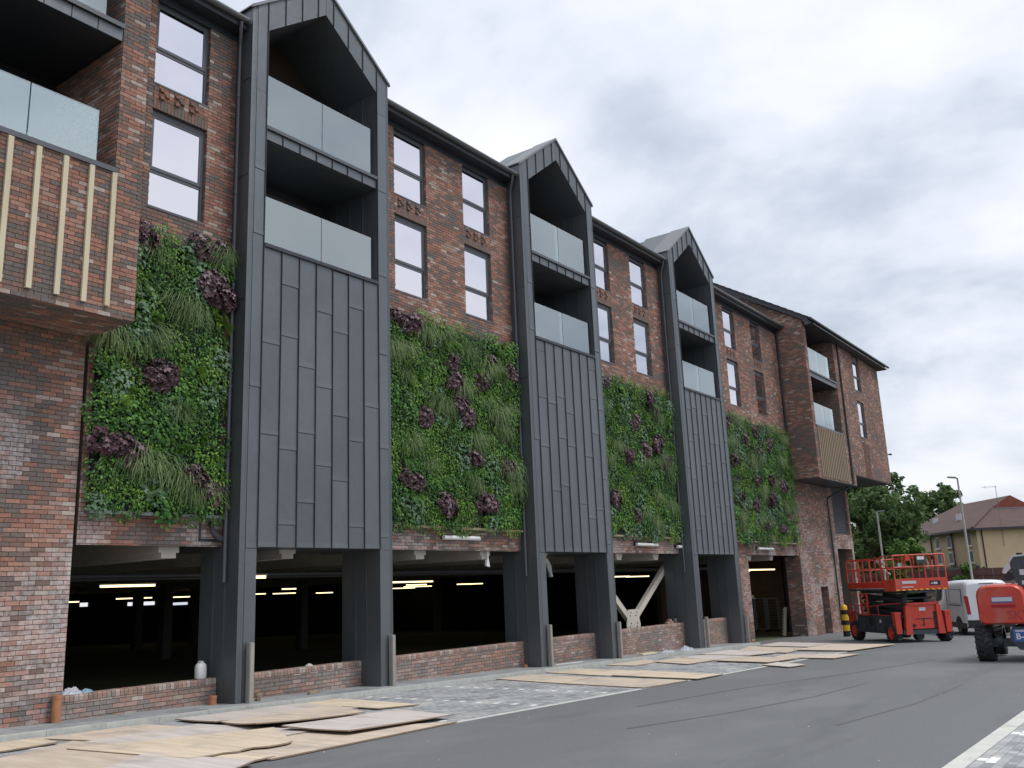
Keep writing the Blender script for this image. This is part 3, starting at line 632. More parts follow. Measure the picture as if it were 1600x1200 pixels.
for (x0, x1, y, z) in ((13.2, 14.75, 8.4, 2.3), (12.9, 13.9, 2.6, 2.3), (32.3, 33.7, 24.2, 2.3), (29.0, 31.8, 13.2, 2.3), (40.3, 42.0, 22.7, 2.3), (31.05, 33.4, 38, 2.2), (34.8, 36.7, 38, 2.18), (27.6, 28.7, 38, 2.11),
                       (42.9, 44.9, 38, 2.18), (46.9, 48.5, 38, 2.12), (49.5, 52.3, 26.5, 2.3), (48.3, 50.2, 13.3, 2.3), (52, 55, 14.5, 2.3), (41.2, 42.2, 38, 2.2), (45.2, 49.8, 3.9, 2.3), (47.3, 50.5, 5.6, 2.3), (50, 53, 32, 2.3), (53, 55.5, 36, 2.25)):
    mb = MB(); mb.box(x0, x1, y-.05, y+.05, z, z+.06); mb2 = MB(); mb2.box(x0-.03, x1+.03, y-.06, y+.06, z+.06, z+.10)
    s = part('strip_lamp', mb, 'lamp', B); part('lamp_housing', mb2, 'white', s)
# white bolted V brace behind the bay-three opening
mb = MB(); y = .75
mb.beam((27.75, y, .55), (30.75, y, 2.55), .20, .16, upv=(0, 1, 0)); mb.beam((27.75, y, .55), (25.6, y, 2.3), .20, .16, upv=(0, 1, 0))
mb.prism([(27.35, y-.09, .2), (28.2, y-.09, .2), (28.25, y-.09, .5), (28.1, y-.09, 1.0), (27.45, y-.09, 1.0), (27.3, y-.09, .5)], (0, .03, 0)); vb = part('steel_brace', mb, 'steel_white', B)
mb = MB()
for a, b in ((27.5, .35), (27.6, .55), (27.9, .35), (28.02, .55), (27.55, .8), (27.62, .9), (27.95, .8), (28.02, .9), (27.5, .45), (28.0, .43)): mb.tube([(a, y-.11, b), (a, y-.09, b)], .022, 6)
part('bolts', mb, 'dark_metal', vb)
# strip lights fixed to the beam face
for x0, x1, z in ((17.1, 18.5, 3.13), (26.87, 28.32, 3.11), (29.85, 30.15, 3.07), (37.45, 39.1, 3.09)):
    mb = MB(); mb.tube([(x0, -.16, z), (x1, -.16, z)], .055, 10); s = part('wall_light', mb, 'white', B)
    mb = MB(); mb.box(x0+.05, x0+.12, -.12, -.005, z-.02, z+.09); mb.box(x1-.3, x1-.22, -.12, -.005, z-.02, z+.09); part('mount', mb, 'dark_metal', s)
mb = MB(); mb.box(19.1, 19.13, .05, .08, 2.6, 2.85); mb.prism([(19.05, .06, 2.45), (19.2, .06, 2.42), (19.16, .06, 2.62), (19.08, .06, 2.6)], (0, .06, 0)); part('hanging_fitting', mb, 'white', B)
mb = MB(); mb.tube([(10.45, -.1, 3.3), (10.5, -.14, 3.1), (10.6, -.16, 2.98), (10.72, -.16, 2.95)], .06, 8); mb.box(10.28, 10.32, -.03, -.012, 2.95, 3.36); mb.box(10.28, 10.7, -.03, -.012, 2.93, 2.97); part('overflow_pipe', mb, 'dark_metal', B)

# ------------------------------------------------------------------ ground
def sheet(name, x0, x1, y0, y1, mat, dz=0., n=1):
    mb = MB()
    for i in range(n):
        a = x0+(x1-x0)*i/n; b = x0+(x1-x0)*(i+1)/n
        mb.face([(a, y0, RZ(a)+dz), (b, y0, RZ(b)+dz), (b, y1, RZ(b)+dz), (a, y1, RZ(a)+dz)])
    return part(name, mb, mat, kind='structure')
mb = MB(); RF = lambda x: RZ(min(x, 75)) - (0 if x < 75 else 0)
xs = [-60, 75, 800]; zs = [RZ(-60), RZ(75), RZ(75)]
for i in range(2): mb.face([(xs[i], -400, zs[i]-.02), (xs[i+1], -400, zs[i+1]-.02), (xs[i+1], 400, zs[i+1]-.02), (xs[i], 400, zs[i]-.02)])
part('ground', mb, 'terrain', kind='structure')
mb = MB(); xe = 66.
mb.face([(-30, -12.5, RZ(-30)), (xe, -12.5, RZ(xe)), (xe, -5.55, RZ(xe)), (-30, -5.55, RZ(-30))])
mb.face([(34.5, -5.55, RZ(34.5)), (xe, -5.55, RZ(xe)), (xe, .4, RZ(xe)), (34.5, .4, RZ(34.5))])
mb.face([(52, .4, RZ(52)), (xe, .4, RZ(xe)), (xe, 12, RZ(xe)), (52, 12, RZ(52))]); mb.face([(20, -30, RZ(20)), (xe, -30, RZ(xe)), (xe, -12.5, RZ(xe)), (20, -12.5, RZ(20))])
part('road', mb, 'asphalt', kind='structure')
# flush pale kerb strips along the asphalt
def kerbrun(name, x0, x1, y0, y1, d0, d1, L_, zf, mat, gap=.006):
    st = part(name, (lambda m: (gbox(m, x0, x1, y0+.01, y1-.01, d0-.05, d1-.012, zf), m)[1])(MB()), 'joint', kind='structure')
    x = x0
    while x < x1-.01:
        b = min(x+L_, x1); mb = MB(); gbox(mb, x+gap/2, b-gap/2, y0, y1, d0-.04, d1, zf, R.random()); part('kerb_stone', mb, mat, st); x = b
kerbrun('kerb', -2, 34.5, -1.02, -.895, -.1, 0, .915, GZ, 'concrete')
kerbrun('channel_strip', -2, 34.5, -5.56, -5.46, 0, .006, .915, RZ, 'line', .003)
kerbrun('channel_strip', -2, 34.5, -12.69, -12.50, 0, .006, .915, RZ, 'line', .003)
# footway slabs between kerb and building
st = part('footway', (lambda m: (gbox(m, -2, 34.5, -.895, .6, -.3, -.012, GZ), m)[1])(MB()), 'joint', kind='structure')
x = -2; i = 0
while x < 34.4:
    for y0, y1 in ((-.892, -.45), (-.444, .0), (.006, .45)):
        mb = MB(); gbox(mb, x+.004, min(x+.6, 34.5)-.004, y0, y1, -.04, -.002+R.random()*.003, GZ, R.random()); part('slab', mb, 'slab', st)
    x += .6
# block paving: parking bays in front of the building and at the near edge
def paving(name, x0, x1, y0, y1, near, whites, limit=300):
    st = part(name, (lambda m: (gbox(m, x0, x1, y0, y1, -.1, .0015, RZ), m)[1])(MB()), 'joint', kind='structure')
    rest = MB(); lst = []
    ny = int((y1-y0)/.1); nx = int((x1-x0)/.2)
    for j in range(ny):
        for i in range(nx+1):
            a = x0+i*.2-(.1 if j % 2 else 0); b = a+.2; y = y0+j*.1
            a = max(a, x0); b = min(b, x1)
            if b-a < .05: continue
            lst.append((a+.003, b-.003, y+.003, y+.097, .004+R.random()*.004))
    lst.sort(key=lambda c: near(c)); w = MB(); k = 0
    for a, b, c, d, h in lst:
        cx, cy = (a+b)/2, (c+d)/2
        isw = any(abs(cx-wx) < .1 and wy0 < cy < wy1 and (round(cy/.1) % 4 < 1.0) for wx, wy0, wy1 in whites)
        isw = isw and b-a > .15
        t = max(0, min(1, .5+noise.noise(Vector((cx*.9, cy*.9, 2)))*.55+(R.random()-.5)*.75))
        tgt = w if isw else rest
        if k < limit and -1 < near((a, b, c, d, h)) < 900 and not isw:
            mb = MB(); gbox(mb, a, b, c, d, .0, h, RZ, t); part('paver', mb, 'paver', st); k += 1
        else:
            z0, z1 = RZ(a)+h, RZ(b)+h
            tgt.idx([(a, c, z0), (b, c, z1), (b, d, z1), (a, d, z0), (a, c, z0-h), (b, c, z1-h)], [(0, 1, 2, 3), (4, 5, 1, 0)], t)
    part('paver_field', rest, 'paver', st, kind='stuff', recalc=False)
    if w.v: part('marker_pavers', w, 'paver_white', st, kind='stuff', recalc=False)
def nearf(c):
    cx, cy = (c[0]+c[1])/2, (c[2]+c[3])/2; v = Vector((cx, cy, RZ(cx)))-Vector((0, -14.84, 1.81)); dep = v.dot(f)
    if dep < .5: return 1e5
    px, py = v.dot(rt2)/dep*1413, -v.dot(up2)/dep*1413
    return v.length if (abs(px) < 800 and abs(py) < 600) else 1e4+v.length
def nearb(c):
    cx = (c[0]+c[1])/2; cy = (c[2]+c[3])/2
    n = nearf(c); return n if cx > 11.9 and cx < 16.5 else n+1000
paving('parking_paving', 2, 34.5, -5.46, -1.02, nearb, [(x, -5.4, -1.1) for x in (4.4, 6.5, 8.7, 11.1, 13.6, 15.9, 18.2, 20.6, 23, 25.4)])
paving('bay_paving', 8, 17.5, -14.2, -12.69, nearf, [(x, -14.2, -12.72) for x in (10.9, 13.1, 15.3)])

# ------------------------------------------------------------------ low brick walls between the legs
def low_wall(x0, x1, label, first, coll, zb0=None, top=.44):
    t = thing('low_brick_wall', label, 'wall', ((x0+x1)/2, 0, GZ((x0+x1)/2)), world=True)
    zb = GZ(x1)-.12; y = .045
    mb = MB(); mb.box(x0, x1, y, y+.21, zb, top-.01); part('mortar_core', mb, 'mortar', t)
    rest = MB(); bl = []; bricks(None, 'front', y, x0, x1, zb, top-.108, (), salt, collect=bl); m = fieldmap('front', y)
    bl.sort(key=lambda c: -c[3]); n = 0
    for a, b, c, d, e_, tt, ee in bl:
        ee *= .6
        if coll and n < 240 and b-a > .1 and d > GZ(a)+.03:
            q = MB(); brick(q, m, a, b, c, d, e_, tt, ee); part('brick', q, 'brick_dusty', t); n += 1
        else: brick(rest, m, a, b, c, d, e_, tt, ee)
    part('brickwork', rest, 'brick_dusty', t, kind='stuff', recalc=False)
    cn = max(1, int((x1-x0)/.078)); cw = (x1-x0)/cn; rest = MB()
    for i in range(cn):        # brick-on-edge coping with rounded front arris
        a = x0+i*cw+.004; b = x0+(i+1)*cw-.004; q = MB(); y0 = y-.014-R.random()*.004; h = top+R.random()*.004
        pr = [(a, y0, top-.10), (a, y0, h-.03), (a, y0+.012, h-.008), (a, y0+.03, h), (a, y+.215, h), (a, y+.215, top-.10)]
        tt = min(1, .28+R.random()*.42 if R.random() > .12 else .95)
        (q if coll else rest).prism(pr, (b-a, 0, 0), tt, .25*R.random())
        if coll: part('coping_brick', q, 'brick_dusty', t)
    if not coll: part('coping', rest, 'brick_dusty', t, kind='stuff')
low_wall(7.87, 10.80, 'low brick wall with soldier coping below the first dark opening, plastic can on it', 0, True)
low_wall(11.2, 14.5, 'low brick wall with soldier coping between the legs of the biggest zinc tower', 0, True)
low_wall(14.91, 20.53, 'long low brick wall between first and second zinc towers under the white wall light', 0, True)
low_wall(20.93, 24.23, 'low brick wall between the legs of the middle zinc tower', 0, False)
low_wall(24.64, 30.25, 'low brick wall in front of the white steel V brace', 0, False)
low_wall(30.65, 33.95, 'short low brick wall between the legs of the farthest zinc tower', 0, False)

# ------------------------------------------------------------------ living walls
def leafquad(mb, p, n, u, L_, Wd, tone, lobes=0):
    """leaf blade: folded kite or lobed fan, p = base, u = direction of the tip, n = face normal"""
    s = u.cross(n).normalized()
    if lobes:
        c = p+u*L_*.55; pts = []
        for i in range(lobes*2):
            a = 2*PI*i/(lobes*2); r = L_*.56*(1 if i % 2 == 0 else .72); pts.append(c+u*math.cos(a)*r+s*math.sin(a)*r*1.05+n*(-.12*L_ if i % 2 == 0 else .05*L_))
        i0 = len(mb.v); vs = [c+n*.07*L_]+pts; mb.idx(vs, [(0, 1+i, 1+(i+1) % len(pts)) for i in range(len(pts))], tone); return
    a = p; b = p+u*L_*.5+s*Wd/2+n*.1*L_; c = p+u*L_-n*.12*L_; d = p+u*L_*.5-s*Wd/2+n*.1*L_; m = p+u*L_*.5
    mb.idx([a, b, c, d, m], [(0, 1, 4), (1, 2, 4), (2, 3, 4), (3, 0, 4)], tone)
def rv(rr): return Vector((rr.gauss(0, 1), rr.gauss(0, 1), rr.gauss(0, 1)))
def clump(kind, seed):
    rr = random.Random(seed); mb = MB()
    if kind == 'heuchera_plant':
        for i in range(54):
            a = rr.random()*2*PI; q = rr.random()**.6; base = Vector((math.cos(a)*q*.26, -.10-.20*math.sqrt(max(0, 1-q*q))-rr.random()*.03, math.sin(a)*q*.24-.02))
            n = (Vector((math.cos(a)*q*.9, -1, math.sin(a)*q*.7+.35))+rv(rr)*.25).normalized(); u = (Vector((math.cos(a)*.6, -.25, -.75))+rv(rr)*.3); u = (u-n*u.dot(n)).normalized()
            leafquad(mb, base, n, u, .09+rr.random()*.07, 0, rr.random()**1.5, lobes=6)
    elif kind == 'grass_tuft':
        for i in range(210):
            bx = rr.gauss(0, .10); bz = rr.gauss(.06, .08); b0 = Vector((bx, -.03-rr.random()*.05, bz)); out_ = .07+rr.random()*.20; L_ = .05+rr.random()**1.4*.32; sp = bx*.9+rr.gauss(0, .09)
            rise = rr.random()*.09
            p = [b0, b0+Vector((sp*.35, -out_*.55, .05+rise)), b0+Vector((sp*.8, -out_, .02+rise*.6)), b0+Vector((sp*1.15, -out_*1.15, -L_*.45)), b0+Vector((sp*1.3+rr.gauss(0, .03), -out_*1.1, -L_))]
            w = .0042; t = rr.random()
            s = Vector((1, 0, 0)); vs = []
            for j, q in enumerate(p): ww = w*(1, 1.1, 1, .8, .15)[j]; vs += [q-s*ww, q+s*ww]
            mb.idx(vs, [(2*j, 2*j+1, 2*j+3, 2*j+2) for j in range(4)], t)
    elif kind == 'fern_plant':
        for i in range(11):
            a = rr.random()*2*PI; L_ = .26+rr.random()*.14; dirv = Vector((math.cos(a)*.8, -.75, math.sin(a)*.6+.25)).normalized(); p0 = Vector((0, -.05, 0)); t0 = .3+rr.random()*.6
            for j in range(13):
                q = j/13; p = p0+dirv*L_*q+Vector((0, 0, -.18*q*q)); side = dirv.cross(Vector((0, -.3, 1))).normalized(); n = dirv.cross(side).normalized()
                for sgn in (-1, 1): leafquad(mb, p, n, (side*sgn+dirv*.35).normalized(), .085*(1-q*.75)+.012, .02, min(1, t0+rr.random()*.2))
    elif kind == 'leafy_plant':
        for i in range(165):
            a = rr.random()*2*PI; q = math.sqrt(rr.random()); base = Vector((math.cos(a)*q*.27, -.06-.17*math.sqrt(max(0, 1-q*q*.8))*(.5+.5*rr.random()), math.sin(a)*q*.27))
            n = (Vector((math.cos(a)*q*.6, -1, .5+math.sin(a)*q*.4))+rv(rr)*.35).normalized(); u = Vector((math.cos(a)*.5, 0, -.8))+rv(rr)*.4; u = (u-n*u.dot(n)).normalized()
            leafquad(mb, base, n, u, .038+rr.random()*.04, .026+rr.random()*.02, rr.random()**1.5)
    elif kind == 'round_leaf_plant':
        for i in range(85):
            a = rr.random()*2*PI; q = math.sqrt(rr.random()); base = Vector((math.cos(a)*q*.25, -.07-.18*math.sqrt(max(0, 1-q*q*.8))*(.6+.4*rr.random()), math.sin(a)*q*.25))
            n = (Vector((math.cos(a)*q*.6, -1, .45+math.sin(a)*q*.4))+rv(rr)*.3).normalized(); u = rv(rr); u = (u-n*u.dot(n)).normalized()
            leafquad(mb, base, n, u, .05+rr.random()*.03, 0, rr.random()**1.2, lobes=4)
    elif kind == 'creeping_plant':
        for i in range(210):
            a = rr.random()*2*PI; q = math.sqrt(rr.random()); base = Vector((math.cos(a)*q*.29, -.03-.13*rr.random(), math.sin(a)*q*.29))
            n = (Vector((0, -1, .4))+rv(rr)*.5).normalized(); u = rv(rr); u = (u-n*u.dot(n)).normalized(); leafquad(mb, base, n, u, .024+rr.random()*.026, .018, rr.random()**1.3)
    return mb
KM = {'heuchera_plant': ['leaf_purple'], 'grass_tuft': ['leaf_grass', 'leaf_grass'], 'fern_plant': ['leaf_lime', 'leaf_green'], 'leafy_plant': ['leaf_green', 'leaf_green', 'leaf_lime'],
      'round_leaf_plant': ['leaf_grey', 'leaf_green'], 'creeping_plant': ['leaf_green', 'leaf_olive', 'leaf_lime', 'leaf_grey']}
CL = {}
for k_, mats in KM.items():
    for mi, mt in enumerate(mats):
        for v_ in range(3): CL.setdefault(k_, []).append(clump(k_, hash((len(k_), mi, v_)) & 1023).mesh(k_, M[mt]))
HE = [[(8.71, 8.54), (10.26, 7.94), (10.5, 7.75), (9.3, 6.06), (8.45, 4.6), (8.75, 4.45), (10.0, 4.1), (10.3, 3.95), (10.29, 8.7), (9.2, 5.9)],
      [(15.5, 8.5), (15.8, 8.4), (16.42, 6.05), (18.05, 6.35), (15.7, 4.58), (17.07, 4.08), (18.79, 7.41), (18.35, 5.25), (18.75, 4.14), (19.64, 5.06), (19.26, 8.0), (17.64, 7.65), (17.7, 7.2), (20.07, 7.9), (18.0, 6.7)],
      [(25.33, 8.45), (28.34, 8.29), (26.51, 6.12), (28.67, 6.72), (27.77, 6.44), (25.46, 4.61), (26.88, 4.16), (28.86, 7.9), (29.3, 6.09), (27.2, 7.3)],
      [(35.2, 8.35), (36.78, 7.85), (38.2, 8.3), (39.94, 7.97), (38.45, 7.33), (35.49, 6.77), (39.51, 6.19), (37.89, 6.07), (35.98, 5.21), (37.62, 5.03), (39.41, 5.27), (41.22, 5.96), (38.62, 4.12), (40.55, 4.04), (41.66, 4.65)]]
GR = [[(9.52, 7.25), (9.75, 7.2), (9.55, 5.3), (10.32, 8.49), (8.87, 8.2), (9.03, 6.5), (10.15, 3.75), (9.0, 4.2), (8.2, 6.4), (9.7, 3.9)],
      [(16.5, 8.2), (15.75, 7.0), (18.12, 8.0), (16.9, 6.4), (17.4, 6.4), (15.93, 5.3), (19.02, 6.7), (18.35, 4.5), (15.31, 7.5), (19.6, 6.0), (17.3, 8.3), (20.1, 4.5), (16.6, 4.9)], [], []]
def living_wall(idx_, x0, x1, z0, z1, label, pitch):
    rr = random.Random(90+idx_); t = thing('living_wall', label, 'planted wall', ((x0+x1)/2, 0, z0), world=True)
    mb = MB(); mb.box(x0, x1, -.11, -.015, z0, z1-.1); part('planting_panel', mb, 'black', t)
    mb = MB(); mb.box(x0-.03, x1+.03, -.20, -.012, z0-.06, z0-.005); part('drip_tray', mb, 'trim' if idx_ == 0 else 'timber_aged', t)
    HEs = {(x, z, 'heuchera_plant') for x, z in HE[idx_]}
    pts = [(x, z, 'heuchera_plant') for x, z in HE[idx_]]+[(x, z, 'grass_tuft') for x, z in GR[idx_]]
    pts += [(min(max(x+rr.uniform(-.33, .33), x0+.15), x1-.15), z+rr.uniform(-.16, .12), k) for x, z, k in pts if k == 'heuchera_plant' and rr.random() < .85]
    nx = int((x1-x0)/pitch); nz = int((z1-z0)/pitch)
    for i in range(nx+1):
        for j in range(nz+1):
            x = x0+.12+(x1-x0-.24)*i/nx+(rr.random()-.5)*.14; z = z0+.14+(z1-z0-.32)*j/nz+(rr.random()-.5)*.14
            n = noise.noise(Vector((x*.9+idx_*7, z*1.1, 5)))*1.3+(rr.random()-.5)*.9
            if any(abs(x-a)+abs(z-b) < (.30 if (a, b, k) in HEs else .2) for a, b, k in pts[:len(HE[idx_])]): continue
            kd = 'creeping_plant' if n < -.35 else 'leafy_plant' if n < .1 else 'fern_plant' if n < .22 else 'round_leaf_plant' if n < .42 else 'leafy_plant' if n < .74 else 'grass_tuft' if n < 1.0 else 'leafy_plant'
            if idx_ > 1 and kd == 'creeping_plant' and rr.random() < .12: kd = 'grass_tuft'
            pts.append((x, z, kd))
    for x, z, kd in pts:
        s = (.8+rr.random()*.4)*(1.12 if kd != 'heuchera_plant' else 1.0)
        if kd == 'grass_tuft': s *= .95
        sx = min(1., max(.6, (min(x-x0, x1-x)+.2)/.3)); x_ = min(max(x, x0+.1), x1-.12)
        o = add(kd, rr.choice(CL[kd]), t, Vector((x_, -.08, z))-t.location, (rr.uniform(-.1, .1), rr.uniform(-.35, .35), rr.uniform(-.15, .15)))
        o.scale = (s*sx*(1 if rr.random() < .5 else -1), s*(.76 if kd == 'heuchera_plant' else .8), s*(rr.uniform(.75, 1.15) if kd == 'heuchera_plant' else 1))
living_wall(0, 8.07, 10.62, 3.40, 8.66, 'narrow planted living wall beside the tall dark downpipe of the biggest zinc tower', .27)
living_wall(1, 15.08, 20.36, 3.40, 8.66, 'wide planted living wall of ferns, grasses and purple heuchera between first and second towers', .30)
living_wall(2, 24.85, 30.10, 3.40, 8.66, 'planted living wall between the second and third zinc towers', .32)
living_wall(3, 34.95, 42.55, 3.40, 8.66, 'planted living wall over the garage entrance beside the end block', .36)

# ------------------------------------------------------------------ posts and small things on the footway
for x, y0, h, lb in ((11.03, -.64, 1.06, 'galvanised guard post at the near leg of the biggest tower'), (14.78, -.62, 1.05, 'galvanised guard post at the far leg of the biggest tower'),
                     (20.84, -.62, 1.08, 'galvanised guard post at the near leg of the middle tower'), (24.55, -.62, 1.05, 'galvanised guard post at the far leg of the middle tower'),
                     (30.72, -.62, 1.05, 'galvanised guard post at the near leg of the farthest tower'), (34.34, -.62, 1.04, 'galvanised guard post at the far leg of the farthest tower')):
    mb = MB(); z = GZ(x); w = .055; mb.idx([(x-w, y0-.045, z-.05), (x+w, y0-.045, z-.05), (x+w, y0+.045, z-.05), (x-w, y0+.045, z-.05), (x-w, y0-.045, z+h), (x+w, y0-.045, z+h), (x+w, y0+.045, z+h), (x-w, y0+.045, z+h)],
        [(0, 3, 2, 1), (4, 5, 6, 7), (0, 1, 5, 4), (1, 2, 6, 5), (2, 3, 7, 6), (3, 0, 4, 7)])
    mb.box(x-w+.012, x+w-.012, y0-.06, y0-.045, z-.02, z+h-.01)
    tag(part('guard_post', mb, 'stainless'), lb, 'post', 'guard posts at the tower legs')
def rpipe(x, y, r, h, lb):
    mb = MB(); z = GZ(x)-.01; mb.tube([(x, y, z), (x, y, z+h)], r, 16, cap=False); mb.tube([(x, y, z), (x, y, z+h-.004)], r*.86, 16); mb.tube([(x, y, z+h-.05), (x, y, z+h)], r*1.08, 16, cap=False)
    tag(part('drain_pipe', mb, 'clay_pipe', recalc=False), lb, 'pipe', 'orange drain pipes standing by the walls')
rpipe(7.74, -.13, .07, .42, 'tall orange drain pipe standing against the left brick pier')
rpipe(10.55, -.22, .07, .17, 'short orange drain pipe stub beside the near tower leg')
rpipe(20.35, -.12, .06, .08, 'small orange pipe stub by the long low brick wall')
# plastic can
mb = MB(); x, y, z = 10.53, .14, .445
prof = [(0, .085), (.02, .10), (.20, .10), (.25, .09), (.285, .055)]
vs = []
for h, r in prof:
    for k in range(12):
        a = 2*PI*k/12; vs.append((x+math.copysign(abs(math.cos(a))**.6, math.cos(a))*r, y+math.copysign(abs(math.sin(a))**.6, math.sin(a))*r*.8, z+h))
mb.idx(vs, [(i*12+k, i*12+(k+1) % 12, (i+1)*12+(k+1) % 12, (i+1)*12+k) for i in range(4) for k in range(12)]+[tuple(range(12))[::-1], tuple(range(48, 60))], .5, 0, True)
can = thing('plastic_can', 'white plastic can standing on the first low brick wall', 'can', (x, y, z), world=True)
part('body', mb, 'white', can)
mb = MB(); mb.tube([(x+.03, y, z+.27), (x+.03, y, z+.315)], .022, 10); part('cap', mb, 'white', can)
mb = MB(); mb.tube([(x-.05, y, z+.27), (x-.055, y, z+.31), (x-.01, y, z+.315), (x, y, z+.28)], .01, 6); part('handle', mb, 'white', can)
def crumple(name, x, y, z, sx, sy, sz, mat, lb, cat, seed=1, n=16):
    mb = MB(); vs = []
    for i in range(n+1):
        for j in range(n+1):
            u, v = i/n*2-1, j/n*2-1; r = math.hypot(u, v); h = max(0, 1-r**2.2)
            q = noise.noise(Vector((u*2.3+seed, v*2.3, seed)))*.5+noise.noise(Vector((u*6+seed, v*6, seed)))*.3
            k = 1/max(1, r)
            vs.append((x+u*k*sx*(1+.2*q), y+v*k*sy*(1+.2*q), z+max(0, sz*h*(.7+q*1.1))))
    mb.idx(vs, [(i*(n+1)+j, (i+1)*(n+1)+j, (i+1)*(n+1)+j+1, i*(n+1)+j+1) for i in range(n) for j in range(n)])
    return tag(part(name, mb, mat), lb, cat)
crumple('plastic_bag', 8.12, .15, .445, .20, .10, .13, 'bag', 'crumpled clear plastic bag lying on the first low brick wall', 'bag', 3)
crumple('plastic_bag', 8.36, .14, .445, .13, .09, .07, 'bag_blue', 'small blue crumpled bag beside the clear one on the first low wall', 'bag', 5)
crumple('plastic_sack', 27.6, -.62, GZ(27.6), .42, .18, .10, 'bag', 'pale grey plastic sack lying at the foot of the wall below the V brace', 'sack', 8)
crumple('plastic_sack', 29.0, -.60, GZ(29), .42, .2, .16, 'bag', 'bulging grey plastic sack next to the farthest tower leg', 'sack', 12)
def timber(x0, y0, x1, y1, w, h, lb, mat='timber_aged', zf=GZ):
    mb = MB(); mb.beam((x0, y0, zf(x0)+h/2+.004), (x1, y1, zf(x1)+h/2+.004), w, h, .4); tag(part('timber_offcut', mb, mat), lb, 'timber', 'timber offcuts along the building')
timber(12.62, -.42, 13.02, -.28, .07, .05, 'pale timber offcut lying between the legs of the biggest tower')
timber(11.35, -.5, 11.75, -.05, .06, .10, 'dark wedge of timber leaning beside the nearest guard post', 'ply_edge')
timber(25.9, -.55, 27.0, -.45, .16, .05, 'short plank lying beside the pale plastic sack', 'timber')
timber(21.3, -.45, 22.6, -.5, .03, .02, 'thin pale strip between the legs of the middle tower', 'white')
for i, (x, dx, z, m_i) in enumerate(((29.15, .22, .445, 'brick'), (29.42, .2, .445, 'brick'), (29.3, .2, .52, 'brick'))):
    mb = MB(); mb.box(x, x+dx, .1, .2, z, z+.07, .75-i*.1); tag(part('loose_brick', mb, 'brick_dusty'), ('loose brick lying on the low wall below the V brace', 'loose brick beside another on the same low wall by the farthest tower', 'topmost loose brick of the small pile on the low wall')[i], 'brick', 'loose bricks on the low wall')
mb = MB(); mb.tube([(29.85, .16, .445), (29.85, .16, .6)], .06, 10); mb.box(29.8, 29.95, .1, .2, .48, .5); tag(part('metal_fitting', mb, 'trim'), 'small metal fitting standing on the low wall beside the loose bricks', 'fitting')
crumple('rubble_heap', 13.1, .12, .445, .10, .08, .07, 'garage_concrete', 'small lump of mortar rubble on the wall inside the biggest tower', 'rubble', 21, 8)

